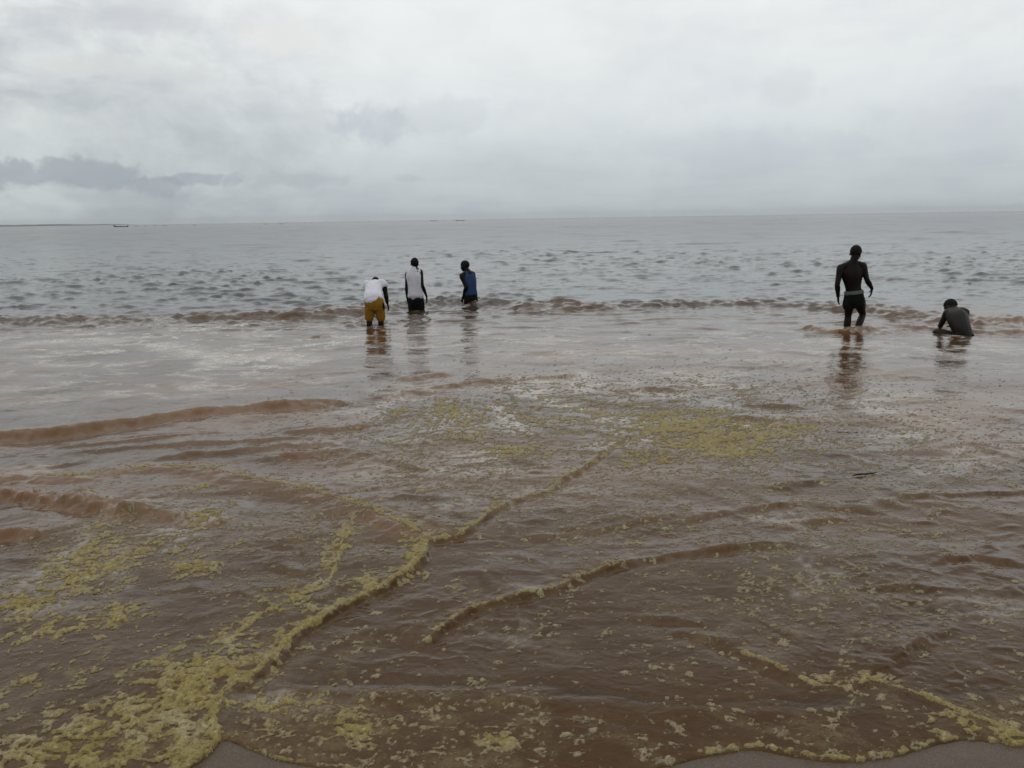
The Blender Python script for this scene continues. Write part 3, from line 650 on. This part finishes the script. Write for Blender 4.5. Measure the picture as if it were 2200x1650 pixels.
def simple_mat(name, col, rough, col2=None, scale=30, spec=.5, bump=0):
    m, q, p = material(name); pos = q.n('ShaderNodeNewGeometry').outputs['Position']
    q.put(p.inputs['Base Color'], q.mix(q.ss(q.noise(pos, scale, 4, .6), .35, .7), (*col, 1), (*(col2 or col), 1)))
    p.inputs['Roughness'].default_value = rough; p.inputs['Specular IOR Level'].default_value = spec
    if bump:
        bp = q.n('ShaderNodeBump'); bp.inputs['Distance'].default_value = 1; bp.inputs['Strength'].default_value = .6
        q.put(bp.inputs['Height'], q.m('MULTIPLY', q.noise(pos, 140, 2), bump)); q.put(p.inputs['Normal'], bp.outputs[0])
    return m
def wet_hem(m, z0):
    """cloth soaked from the water below: darker under a wavering line"""
    t = m.node_tree; q = NB(t); p = [n for n in t.nodes if n.type == 'BSDF_PRINCIPLED'][0]; src = p.inputs['Base Color'].links[0].from_socket
    pos = q.n('ShaderNodeNewGeometry').outputs['Position']
    f = q.ss(q.m('ADD', q.sep(pos)[2], q.m('MULTIPLY', q.noise(pos, 9, 3), .16)), z0 + .05, z0 + .11, .45, 0)
    q.put(p.inputs['Base Color'], q.mix(f, src, (.23, .21, .20, 1)))
SKIN = simple_mat('dark_skin', (.0085, .0040, .0027), .48, (.0055, .0030, .0021), 9, .16)
SKIN_W = simple_mat('dark_wet_skin', (.0145, .0120, .0090), .45, (.009, .0072, .0055), 9, .3)
HAIR = simple_mat('short_black_hair', (.004, .004, .004), .8, (.008, .007, .006), 200, .2, .004)
WHITE = simple_mat('white_cotton', (.68, .67, .74), .9, (.60, .59, .66), 7, .2, .001)
wet_hem(WHITE, .33)
BLACK = simple_mat('black_cloth', (.004, .005, .005), .85, (.007, .008, .008), 20, .12, .001)
YELLOW = simple_mat('mustard_cloth', (.27, .14, .012), .8, (.21, .105, .009), 12, .25, .001)
BLUE = simple_mat('blue_jersey', (.022, .052, .135), .8, (.016, .038, .10), 12, .25, .001)
BAND = simple_mat('grey_green_band', (.12, .15, .13), .8, (.05, .07, .06), 60, .25, .001)
EYE = simple_mat('eye_white', (.6, .57, .52), .3)

def person(u, v, label):
    g = ground(u, v); e = bpy.data.objects.new('person', None); COL.objects.link(e)
    e.location = (g[0], g[1], -.6); e['label'] = label; e['category'] = 'person'
    e.empty_display_size = .2
    return e
def head(body, c, fwd, up, k=1.0):
    f = fwd.normalized(); u = (up - f * up.dot(f)).normalized(); r = f.cross(u)
    B = lambda a, b_, d, rx, ry, rz: body.ball(c + r * (a * k) + f * (b_ * k) + u * (d * k), rx * k, ry * k, rz * k, r, f, u)
    B(0, -.008, .02, .078, .098, .098); B(0, .022, -.05, .060, .070, .072); B(0, .050, -.085, .034, .035, .026)   # skull, face, chin
    B(0, .093, -.026, .014, .018, .026); B(0, .083, .012, .050, .012, .012); B(0, .083, -.066, .024, .014, .013)    # nose, brow, lips
    for sgn in (-1, 1): B(sgn * .078, -.008, -.018, .011, .022, .032); B(sgn * .040, .066, -.030, .022, .018, .018)  # ears, cheeks
    return f, u, r
def hair_cap(parent, c, f, u, r, k=1.0):
    vs, fs = [], []; n, rg = 28, 12
    for i in range(rg + 1):
        t = i / rg * 1.66
        for j in range(n):
            a = j * 2 * math.pi / n
            lim = t * (1 - .20 * max(0, math.sin(a)) + .22 * max(0, -math.sin(a)))                     # higher over the brow
            p_ = c + u * (.02 * k) - f * (.008 * k) + u * (.1035 * k * math.cos(lim)) + (r * (.083 * k * math.cos(a)) + f * (.1035 * k * math.sin(a))) * math.sin(lim)
            vs.append(tuple(p_ - Vector(parent.location)))
    for i in range(rg):
        for j in range(n): fs.append((i * n + j, i * n + (j + 1) % n, (i + 1) * n + (j + 1) % n, (i + 1) * n + j))
    me = bpy.data.meshes.new('hair'); me.from_pydata(vs, [], fs); me.shade_smooth(); link('hair', me, HAIR, parent)
    for sgn in (-1, 1):
        L_ = Lump(); L_.ball(c + r * (.033 * k * sgn) + f * (.083 * k) - u * (.006 * k), .012 * k, .012 * k, .009 * k, r, f, u, 8)
        me = bpy.data.meshes.new('eye'); me.from_pydata([tuple(v_ - Vector(parent.location)) for v_ in L_.v], [], L_.f); me.shade_smooth(); link('eye', me, EYE, parent)
def hand(body, w, d, palm, thumb, curl=.5, k=1.0):
    """palm normal `palm`, thumb towards `thumb`; d points along the forearm"""
    d = d.normalized(); palm = (palm - d * palm.dot(d)).normalized(); th_ = (thumb - d * thumb.dot(d) - palm * thumb.dot(palm)).normalized()
    body.loft([w, w + d * .045 * k, w + d * .092 * k], [(.026 * k, .019 * k), (.040 * k, .017 * k), (.040 * k, .013 * k)], th_, 12)
    for i, ln in enumerate((.074, .084, .078, .060)):
        o = .030 - .020 * i; base_ = w + d * .088 * k + th_ * (o * k)
        dd = (d + th_ * (.16 - .11 * i) * 1.3).normalized(); a = base_; pts = [a]
        for seg, fr in enumerate((.46, .30, .24)):
            ang = curl * (.35 + .55 * seg); a = a + (dd * math.cos(ang) + palm * math.sin(ang)) * (ln * fr * k); pts.append(a)
        body.loft(pts, [.0095 * k, .009 * k, .008 * k, .007 * k], th_, 8)
    b0 = w + d * .022 * k + th_ * .026 * k
    b1 = b0 + (d * .6 + th_ * .75 + palm * .25).normalized() * .045 * k; b2 = b1 + (d * .95 + th_ * .2 + palm * .3).normalized() * .032 * k
    body.loft([b0, b1, b2], [.013 * k, .0105 * k, .0085 * k], palm, 8)
def arm(body, sh, el_, wr, k=1.0):
    m1 = sh.lerp(el_, .45); m2 = el_.lerp(wr, .28)
    body.loft([sh, sh.lerp(el_, .2), m1, el_, m2, el_.lerp(wr, .7), wr], [.056 * k, .055 * k, .047 * k, .038 * k, .042 * k, .032 * k, .025 * k])
def leg(body, hip, kn, an, toe, k=1.0):
    body.loft([hip, hip.lerp(kn, .25), hip.lerp(kn, .6), kn, kn.lerp(an, .28), kn.lerp(an, .7), an], [.088 * k, .085 * k, .066 * k, .053 * k, .056 * k, .040 * k, .034 * k])
    body.loft([an + Vector((0, 0, -.02)) - toe * .04, an + Vector((0, 0, -.05)) + toe * .05, an + Vector((0, 0, -.065)) + toe * .15], [(.034, .04), (.042, .032), (.044, .018)], Vector((toe.y, -toe.x, 0)))
def folds(seed, amp, fx=11.0, fz=3.0):
    return lambda co: amp * fbm(co[:, 0] * fx + co[:, 1] * fx * .6, co[:, 2] * fz + co[:, 1] * .5, seed, 3).astype(np.float32)
V = Vector; ZU = V((0, 0, 1)); XR = V((1, 0, 0)); YF = V((0, 1, 0))

# -- the man walking away on the right, bare back, black shorts
def man_walking():
    Y0 = 14.0; P = lambda u, v, dy=0: at(u, v, Y0 + dy)
    e = person(1830, 704, 'person wading, bare back, black shorts with pale waistband, head turned to the right'); e.location.z = -.35
    B = Lump(); hc = P(1838.5, 543.5, .03); f = V((.66, .62, -.40)); fu = head(B, hc, f, ZU, 1.12)
    nk = P(1832, 566); B.loft([P(1837, 550, .0), P(1834, 560), P(1832, 568), P(1831, 576, .0)], [.062, .066, (.095, .07), (.13, .085)])
    for du in (-1, 1): B.loft([P(1834 + 3 * du, 560), P(1832 + 11 * du, 568), P(1832 + 20 * du, 573)], [.035, .05, .05])
    shl, shr = P(1806, 575), P(1854, 571)
    B.loft([P(1831, 569), P(1831, 580), P(1831, 592), P(1832, 606), P(1833, 618), P(1834.5, 628), P(1835, 640), P(1836, 650)],
           [(.11, .075), (.185, .10), (.185, .115), (.155, .105), (.135, .095), (.145, .10), (.165, .115), (.15, .11)])
    B.loft([P(1830, 567), P(1818, 570), shl], [.05, .055, .058]); B.loft([P(1834, 566), P(1845, 567.5), shr], [.05, .055, .058])
    el1, wr1 = P(1799, 611, -.04), P(1800.5, 637, .05); arm(B, shl, el1, wr1, 1.14); hand(B, wr1, P(1801, 655, .1) - wr1, XR, V((.1, 1, 0)), .35)
    el2, wr2 = P(1863, 602, -.05), P(1873.5, 620, .08); arm(B, shr, el2, wr2, 1.14); hand(B, wr2, P(1871.5, 632, .08) - wr2, V((-1, .2, 0)), V((0, 1, 0)), .6)
    a1 = P(1817, 722, 0); a1.z = -.22; a2 = P(1831, 722, -.3); a2.z = -.2
    leg(B, P(1825, 648), P(1822, 680, .04), a1, YF, 1.08); leg(B, P(1845, 648), P(1853, 676, .10), a2, V((.3, .95, 0)), 1.08)
    B.build('body', SKIN, e); hair_cap(e, hc, *fu, 1.12)
    C = Lump()
    C.loft([P(1834.5, 629), P(1834.8, 638), P(1835, 648)], [(.158, .115), (.172, .124), (.178, .128)])
    C.loft([P(1825, 644), P(1822.8, 651), P(1822, 656.5)], [.100, .096, .094]); C.loft([P(1846, 644, .02), P(1848, 651, .05), P(1849.5, 658.5, .07)], [.100, .092, .086])
    C.build('shorts', BLACK, e, .007, 4, .5, folds(3, .010, 16, 6))
    C = Lump(); C.loft([P(1834.2, 624), P(1834.4, 628), P(1834.6, 631.5)], [(.158, .114), (.164, .120), (.169, .124)], n=24, cap=False); C.build('waistband', BAND, e, .006, 2, .6, folds(8, .006, 30, 30))
    C = Lump(); c0 = P(1857.0, 644, -.05); C.ball(c0, .012, .03, .035, XR, YF, ZU, 10); C.build('side_patch', BAND, e, .006, 1, 1)
man_walking()

# -- the man sitting in the water at the far right
def man_sitting():
    Y0 = 13.2; P = lambda u, v, dy=0: at(u, v, Y0 + dy)
    e = person(2060, 716, 'person sitting in the water, bare wet back hunched, one arm propped on a bent knee'); e.location.z = -.3
    B = Lump(); hc = P(2042, 659, .28); f = V((-.45, .75, -.55)); fu = head(B, hc, f, V((-.1, .5, .9)), 1.10)
    B.loft([P(2044, 664, .24), P(2048, 668, .18), P(2052, 675, .12)], [.058, .062, .09])
    B.loft([P(2053, 669, .15), P(2055.5, 676, .10), P(2059, 688, .04), P(2064, 702, -.01), P(2068, 716, -.02), P(2070, 732, .0), P(2070, 742, .02)],
           [(.12, .085), (.185, .115), (.185, .125), (.165, .118), (.160, .115), (.185, .125), (.17, .12)], V((1, .12, -.05)))
    shl, shr = P(2034.5, 672, .14), P(2075, 671, .14)
    B.loft([P(2050, 668, .16), P(2042, 668, .15), shl], [.05, .058, .062]); B.loft([P(2056, 667.5, .16), P(2066, 667, .15), shr], [.055, .058, .062])
    el1, wr1 = P(2020, 701, .26), P(2029.5, 680, .42); arm(B, shl, el1, wr1, 1.05); hand(B, wr1, P(2033, 668, .42) - wr1, V((1, -.3, 0)), V((0, 1, 0)), .5)
    el2, wr2 = P(2072, 700, .42), P(2050, 702, .55); arm(B, shr, el2, wr2, 1.0); hand(B, wr2, P(2040, 704, .55) - wr2, V((0, -1, 0)), ZU, .5)
    B.loft([P(2062, 729, .02), P(2040, 720, .14), P(2013.5, 712.5, .24)], [.092, .078, .060])             # left thigh to the knee
    k1 = P(2012, 713, .24); B.loft([k1, k1 + V((.06, .2, -.16)), k1 + V((.10, .32, -.30))], [.058, .05, .036])
    B.loft([P(2074, 733, .04), V(P(2074, 733, .04)) + V((-.03, .28, -.02)), V(P(2074, 733, .04)) + V((-.06, .44, -.10))], [.092, .075, .056])
    for kx in (-.02, .02): B.loft([P(2072, 733, .45), V(P(2072, 733, .45)) + V((kx, .3, -.12))], [.055, .038])
    B.build('body', SKIN_W, e); hair_cap(e, hc, *fu, 1.10)
    C = Lump(); C.loft([P(2069, 724, -.01), P(2070, 734, 0), P(2070, 744, .02)], [(.178, .128), (.195, .135), (.18, .13)]); C.build('shorts', BLACK, e, .008, 3, .5)
man_sitting()

# -- the man in the long white sleeveless shirt
def man_white_vest():
    Y0 = 18.4; P = lambda u, v, dy=0: at(u, v, Y0 + dy)
    e = person(893, 656, 'person standing waist deep, long white sleeveless shirt and black shorts'); e.location.z = -.6
    B = Lump(); hc = P(891, 566, .02); fu = head(B, hc, V((.10, .97, -.2)), ZU, 1.08)
    B.loft([P(891.5, 571), P(892, 577), P(892, 583)], [.058, .066, .11])
    B.loft([P(891, 581), P(890, 592), P(891, 606), P(892, 622), P(893, 636), P(894, 648), P(894, 660)], [(.10, .075), (.17, .105), (.165, .11), (.145, .10), (.155, .105), (.17, .115), (.15, .11)])
    shl, shr = P(875.5, 588), P(903.5, 584)
    B.loft([P(890, 581), P(882, 583.5), shl], [.048, .054, .056]); B.loft([P(893, 580), P(898, 581), shr], [.048, .053, .056])
    el1, wr1 = P(873.5, 617, -.03), P(875, 641, .05); arm(B, shl, el1, wr1); hand(B, wr1, P(876.5, 656, .1) - wr1, XR, YF, .5)
    el2, wr2 = P(907.5, 613, -.05), P(916.5, 637, .03); arm(B, shr, el2, wr2); hand(B, wr2, P(917.5, 652, .05) - wr2, V((-1, .2, 0)), YF, .45)
    a1, a2 = P(885, 690), P(903, 690, .15); a1.z = a2.z = -.52
    leg(B, P(886, 650), P(885, 682, .05), a1, YF); leg(B, P(902, 650), P(904, 682, .08), a2, YF)
    B.build('body', SKIN, e); hair_cap(e, hc, *fu, 1.08)
    C = Lump()
    C.loft([P(891.5, 576.5), P(890.5, 581), P(889.5, 592), P(890.5, 606), P(892, 620), P(893, 630), P(893.2, 637)], [(.075, .075), (.145, .10), (.188, .128), (.180, .132), (.172, .130), (.176, .132), (.184, .136)], n=24)
    C.loft([P(889, 580.5), P(882, 583), P(878, 586)], [(.05, .06), (.055, .065), (.052, .068)]); C.loft([P(893, 579.5), P(898, 581), P(901, 583)], [(.05, .06), (.053, .065), (.048, .066)])
    C.build('shirt', WHITE, e, .008, 4, .6, folds(21, .030, 8, 1.6))
    C = Lump(); C.loft([P(893.2, 634), P(893.5, 643), P(894, 652)], [(.170, .125), (.182, .134), (.185, .136)])
    for du in (-8, 8): C.loft([P(894 + du, 650), P(894.5 + du, 664), P(895 + du, 680)], [.105, .105, .10])
    C.build('shorts', BLACK, e, .008, 3, .5, folds(5, .010, 14, 5))
man_white_vest()

# -- the man in the blue vest, turned to the left
def man_blue_vest():
    Y0 = 19.4; P = lambda u, v, dy=0: at(u, v, Y0 + dy)
    e = person(1010, 645, 'person standing thigh deep, blue vest, turned left and leaning a little forward'); e.location.z = -.65
    fr = V((-.62, .78, 0)); rt = V((.78, .62, 0))
    B = Lump(); hc = P(998.8, 571.5, .06); fu = head(B, hc, V((-.93, .30, -.16)), V((-.05, 0, 1)), 1.10)
    B.loft([P(1001, 577, .04), P(1004, 582, .02), P(1007, 589, 0)], [.060, .070, .11])
    B.loft([P(1006, 586, .02), P(1007.5, 596, .0), P(1009, 608, -.02), P(1010.5, 622, -.03), P(1011.5, 634, -.03), P(1011.5, 646, -.02), P(1011, 656, 0)], [(.11, .08), (.175, .105), (.17, .11), (.145, .10), (.15, .105), (.165, .12), (.15, .11)], rt)
    shl = P(1006, 592, 0) - rt * .16 + fr * .03; shr = P(1006.5, 589.5, 0) + rt * .16 + fr * .03
    B.loft([P(1004, 586, .02), P(1004, 588, .0) - rt * .09, shl], [.05, .055, .060]); B.loft([P(1006, 585.5, .03), P(1006, 587, .0) + rt * .09, shr], [.05, .055, .058])
    el1, wr1 = P(1001.5, 617, -.16), P(995.5, 638, -.05); arm(B, shl, el1, wr1, 1.28); hand(B, wr1, P(991, 650, 0) - wr1, V((.6, .6, 0)), V((-.5, .8, 0)), .4)
    el2, wr2 = P(1020.5, 609, .06), P(1008, 622, .28); arm(B, shr, el2, wr2, 1.0); hand(B, wr2, P(994, 628, .36) - wr2, V((0, -.6, -.6)), ZU, .5)
    a1, a2 = P(1002, 690), P(1016, 690, .2); a1.z = a2.z = -.6
    leg(B, P(1006, 648, -.05), P(1002, 676, .02), a1, fr); leg(B, P(1016, 648, .08), P(1013, 676, .16), a2, fr)
    B.build('body', SKIN, e); hair_cap(e, hc, *fu, 1.10)
    C = Lump()
    C.loft([P(1007.3, 589, .01), P(1008, 594, .0), P(1009.2, 607, -.02), P(1010.8, 620, -.03), P(1011.8, 631, -.03)], [(.115, .098), (.158, .118), (.176, .126), (.162, .122), (.174, .128)], rt, 24)
    for s_ in (-1, 1): C.loft([P(1008, 594, 0) + rt * .095 * s_, P(1006.5, 587.5, .0) + rt * .085 * s_, P(1004.5, 589, .0) + rt * .08 * s_ + fr * .08], [(.04, .075), (.032, .068), (.032, .05)], rt)
    C.build('vest', BLUE, e, .008, 3, .6, folds(33, .012, 10, 3))
    C = Lump(); C.loft([P(1011.5, 629, -.03), P(1011.5, 640, -.02), P(1011.3, 650, -.01)], [(.165, .122), (.180, .135), (.186, .14)], rt)
    C.loft([P(1006, 648, -.05), P(1003, 668, 0)], [.105, .10]); C.loft([P(1016, 648, .08), P(1014, 668, .14)], [.105, .10])
    C.build('shorts', BLACK, e, .008, 3, .5, folds(7, .010, 14, 5))
man_blue_vest()

# -- the man bent over in yellow shorts
def man_bending():
    Y0 = 15.4; P = lambda u, v, dy=0: at(u, v, Y0 + dy)
    e = person(806, 698, 'person bent forward over the water, white t-shirt and mustard yellow shorts'); e.location.z = -.38
    B = Lump(); hc = P(807, 607.5, .62); fu = head(B, hc, V((.05, .35, -.94)), V((0, .94, .35)), 1.0)
    B.loft([P(806, 609, .55), P(805.5, 612, .46), P(805, 616, .40)], [.056, .060, .09])
    B.loft([P(804, 654, .0), P(803.5, 644, .04), P(803, 634, .14), P(803.5, 624, .27), P(804.5, 615, .40), P(805, 611, .47)], [(.155, .12), (.165, .12), (.145, .105), (.165, .11), (.175, .105), (.12, .08)])
    shl, shr = P(789.5, 611, .42), P(824.5, 609, .38)
    B.loft([P(802, 611, .44), P(795, 610, .43), shl], [.055, .06, .06]); B.loft([P(808, 611, .44), P(816, 610, .42), shr], [.055, .06, .06])
    el1, wr1 = P(793, 645, .46), P(800, 668, .40); arm(B, shl, el1, wr1, 1.0); hand(B, wr1, P(806, 684, .38) - wr1, XR, YF, .5)
    el2, wr2 = P(829, 633, .36), P(832, 651, .36); arm(B, shr, el2, wr2, 1.12); hand(B, wr2, P(836, 665, .36) - wr2, V((-1, .1, 0)), YF, .6)
    a1, a2 = P(793, 712, .0), P(818.5, 712, .1); a1.z = a2.z = -.28
    leg(B, P(796, 655), P(793.5, 683, .06), a1, YF, 1.0); leg(B, P(813, 653), P(818, 680, .12), a2, YF, 1.0)
    B.build('body', SKIN, e); hair_cap(e, hc, *fu)
    C = Lump()
    C.loft([P(802.2, 643, -.01), P(801.5, 637, .04), P(801, 630, .16), P(802, 621, .29), P(804, 612.5, .41), P(806, 608.5, .49)], [(.190, .125), (.180, .130), (.166, .130), (.170, .128), (.172, .122), (.085, .08)], n=24)
    C.loft([P(798, 610, .42), P(790, 610, .42), P(787.5, 617, .42)], [.075, .082, .078]); C.loft([P(810, 610, .42), P(822, 607, .40), P(825.5, 612, .39)], [.075, .080, .080])
    C.loft([P(789, 643, .05), P(788, 634, .08)], [.03, .05])
    C.build('shirt', WHITE, e, .008, 4, .6, folds(41, .022, 8, 4))
    C = Lump(); C.loft([P(803.8, 641.5, .02), P(804, 648, .0), P(804.2, 655, .0)], [(.172, .122), (.186, .135), (.188, .136)], n=20)
    C.loft([P(795.5, 653), P(793.8, 668, .03), P(793.2, 682, .05)], [.108, .098, .094]); C.loft([P(813, 652), P(815.8, 667, .05), P(817.5, 682, .09)], [.108, .098, .092])
    C.build('shorts', YELLOW, e, .008, 4, .5, folds(43, .012, 11, 5))
    C = Lump(); C.loft([P(823.2, 651, -.045), P(824.8, 658, -.03), P(825.8, 665, 0)], [(.012, .02), (.018, .03), (.010, .018)]); C.build('side_stripe', BLACK, e, .006, 1, 1)
man_bending()

# ------------------------------------------------------------------ boats far out
WOOD = simple_mat('dark_boat_wood', (.008, .007, .007), .8, (.014, .012, .010), 4, .2)
def pirogue(u, v, length, label, parts=True, flip=1):
    g = ground(u, v); e = bpy.data.objects.new('wooden_boat', None); COL.objects.link(e); e.location = (g[0], g[1], 0); e['label'] = label; e['category'] = 'boat'; e['group'] = 'boats far out on the sea'
    n, m = 22, 9; vs, fs = [], []
    def station(t):
        x = (t - .5) * length; w = length * .058 * max(0.02, (math.sin(math.pi * min(1, max(0, (t * .94 + .04)))) ** .6))
        sheer = length * (.046 + .078 * max(0, .30 - t) ** 1.5 / .30 ** 1.5 + .022 * max(0, t - .8) / .2); keel = -length * .012 + length * .05 * max(0, .16 - t) / .16
        return x, w, sheer, keel
    for sh in (0, .10):                       # outer and inner skin
        for i in range(n):
            x, w, sheer, keel = station(i / (n - 1)); w = w * (1 - sh); keel = keel + (sheer - keel) * sh * 1.4
            for j in range(m):
                a = math.pi * (j / (m - 1)); vs.append((x * flip, -math.cos(a) * w * (.72 + .28 * (1 - math.sin(a))), sheer - (sheer - keel) * math.sin(a) ** .8))
    for k in (0, 1):
        for i in range(n - 1):
            for j in range(m - 1):
                a = k * n * m + i * m + j; q4 = (a, a + 1, a + m + 1, a + m); fs.append(q4 if k == 0 else q4[::-1])
    for i in range(n - 1):
        for j in (0, m - 1): a = i * m + j; fs.append((a, a + m, a + m + n * m, a + n * m))
    for i in (0, n - 1): fs.extend([(i * m + j, i * m + j + 1, n * m + i * m + j + 1, n * m + i * m + j) for j in range(m - 1)])
    me = bpy.data.meshes.new('hull'); me.from_pydata(vs, [], fs); me.update(); link('hull', me, WOOD, e)
    if parts:
        for t in (.25, .42, .6, .76):
            x, w, sheer, keel = station(t); me = bpy.data.meshes.new('thwart'); y1 = w * .93; z1 = sheer * .8; dx_ = length * .012
            me.from_pydata([(x * flip + sx_ * dx_, sy_ * y1, z1 + sz_ * .03) for sx_ in (-1, 1) for sy_ in (-1, 1) for sz_ in (-1, 1)], [], [(0, 1, 3, 2), (4, 6, 7, 5), (0, 4, 5, 1), (2, 3, 7, 6), (0, 2, 6, 4), (1, 5, 7, 3)]); link('thwart', me, WOOD, e)
        x, w, sheer, keel = station(.955); L_ = Lump(); k_ = length
        L_.loft([V((x * flip, 0, sheer * .5)), V((x * flip, 0, sheer + .05 * k_))], [.010 * k_, .014 * k_]); L_.loft([V((x * flip, 0, sheer + .03 * k_)), V((x * flip * 1.02, 0, sheer * .2 - .03 * k_))], [.012 * k_, .008 * k_])
        me = bpy.data.meshes.new('outboard_motor'); me.from_pydata([tuple(v_) for v_ in L_.v], [], L_.f); me.shade_smooth(); link('outboard_motor', me, BLACK, e)
    return e
g = ground(260, 487.6); L0 = 31 * g[1] / FPX
bt = pirogue(260, 487.6, L0, 'long dark wooden boat with raised bow and a standing figure, near the far land')
pirogue(989, 474.3, 14, 'tiny dark boat on the horizon straight above the person in the blue vest', False)
pirogue(932, 475.0, 11, 'fainter tiny boat on the horizon, between the two bathers standing waist deep', False)
# fisherman standing in the boat
fe = bpy.data.objects.new('person', None); COL.objects.link(fe); k = L0 / 13
fe.location = (bt.location.x - .04 * L0, bt.location.y, .0); fe['label'] = 'far figure standing in the long wooden boat'; fe['category'] = 'person'
B = Lump(); o = V(fe.location); hc = o + V((.12, 0, 1.72 * k))
B.loft([o + V((0, 0, 1.0 * k)), o + V((.03, 0, 1.25 * k)), o + V((.08, 0, 1.48 * k)), o + V((.10, 0, 1.58 * k))], [(.16, .12), (.15, .11), (.2, .12), (.06, .06)]); head(B, hc, V((1, 0, -.1)), ZU, 1.0)
for s_ in (-1, 1):
    B.loft([o + V((0, .09 * s_, .98 * k)), o + V((.06, .10 * s_, .6 * k)), o + V((0, .10 * s_, .15 * k))], [.09, .07, .045]); B.loft([o + V((.08, .2 * s_, 1.46 * k)), o + V((.2, .24 * s_, 1.2 * k)), o + V((.36, .2 * s_, 1.12 * k))], [.055, .045, .03])
B.build('body', SKIN, fe, .02, 2, 1)
# net floats strung out beyond the boat
for i, u in enumerate([293, 313, 333, 354, 418, 571, 604]):
    hv = 487 - u * 34 / 2200; g = ground(u, hv + 3.6); w = (3.2 if i % 3 else 5.0) * g[1] / FPX
    L_ = Lump(); L_.loft([V((-w, 0, .02)), V((-w * .4, 0, .22)), V((w * .35, 0, .26)), V((w, 0, .05))], [.10, .20, .18, .08], V((0, 1, 0)), 10)
    me = bpy.data.meshes.new('net_float'); me.from_pydata([tuple(v_) for v_ in L_.v], [], L_.f); me.shade_smooth()
    o = link('net_float', me, BLACK, None, ['dark net float nearest the long boat, first to its right', 'second dark net float to the right of the long boat', 'third dark net float to the right of the long boat', 'fourth dark net float to the right of the long boat', 'last dark net float of the row trailing from the boat', 'dark net float at the left of the far pair', 'dark net float at the right of the far pair'][i], 'float', None, 'net floats on the far water'); o.location = (g[0], g[1], 0)

# ------------------------------------------------------------------ driftwood chip
g = ground(1857, 1021); L_ = Lump()
L_.loft([V((-.10, -.02, .006)), V((-.06, -.012, .012)), V((0, .0, .012)), V((.06, .012, .010)), V((.11, .035, .012))], [(.004, .003), (.011, .006), (.009, .006), (.007, .005), (.003, .003)], V((0, 1, 0)), 8)
me = bpy.data.meshes.new('driftwood'); me.from_pydata([tuple(v_) for v_ in L_.v], [], L_.f); me.shade_smooth()
o = link('driftwood', me, WOOD, None, 'small dark stick floating on the water below the walking man', 'driftwood')
k = int(np.argmin((X - g[0]) ** 2 + (Y - g[1]) ** 2)); o.location = (g[0], g[1], float(max(Z[k], Z[k] + FO[k])))

# ------------------------------------------------------------------ low far land on the left
lm = simple_mat('far_land', (.045, .060, .045), .9, (.07, .075, .055), .01, .1)
Yl = 13000.0; us = np.linspace(-900, 292, 90); rngl = np.random.default_rng(4)
hts = []; acc = 0
for u in us:
    acc = .8 * acc + rngl.normal() * .35
    taper = min(1, (292 - u) / 150) ** .7
    hts.append((27 + 5.0 * acc + 8 * sstep(-u, -60, 200)) * taper + .2)
vs, fs = [], []
for u, hh in zip(us, hts):
    x = at(u, 480, Yl).x; xb = x * 1.04
    vs += [(x, Yl, -2), (x, Yl + 25, hh * .8), (x, Yl + 120, hh), (xb, Yl + 400, -2)]
for i in range(len(us) - 1):
    for j in range(3): a = i * 4 + j; fs.append((a, a + 4, a + 5, a + 1))
me = bpy.data.meshes.new('far_land'); me.from_pydata(vs, [], fs); me.shade_smooth(); link('far_land', me, lm, None, 'low hazy strip of far land on the left horizon', 'land', 'structure')

# ------------------------------------------------------------------ haze over the sea
hm = bpy.data.materials.new('sea_haze'); hm.use_nodes = True; t = hm.node_tree; t.nodes.clear(); q = NB(t)
pv = q.n('ShaderNodeVolumePrincipled'); pv.inputs['Color'].default_value = (.86, .90, .93, 1); pv.inputs['Density'].default_value = 5e-5; pv.inputs['Density Attribute'].default_value = ''
t.links.new(pv.outputs[0], q.n('ShaderNodeOutputMaterial').inputs['Volume'])
me = bpy.data.meshes.new('haze'); hx, hy0, hy1, hz0, hz1 = 90000, -200, 18500, -4, 90
me.from_pydata([(a, c_, d_) for a in (-hx, hx) for c_ in (hy0, hy1) for d_ in (hz0, hz1)], [], [(0, 1, 3, 2), (4, 6, 7, 5), (0, 4, 5, 1), (2, 3, 7, 6), (0, 2, 6, 4), (1, 5, 7, 3)])
link('haze', me, hm, None, 'thin pale haze over the far sea', 'haze', 'stuff')
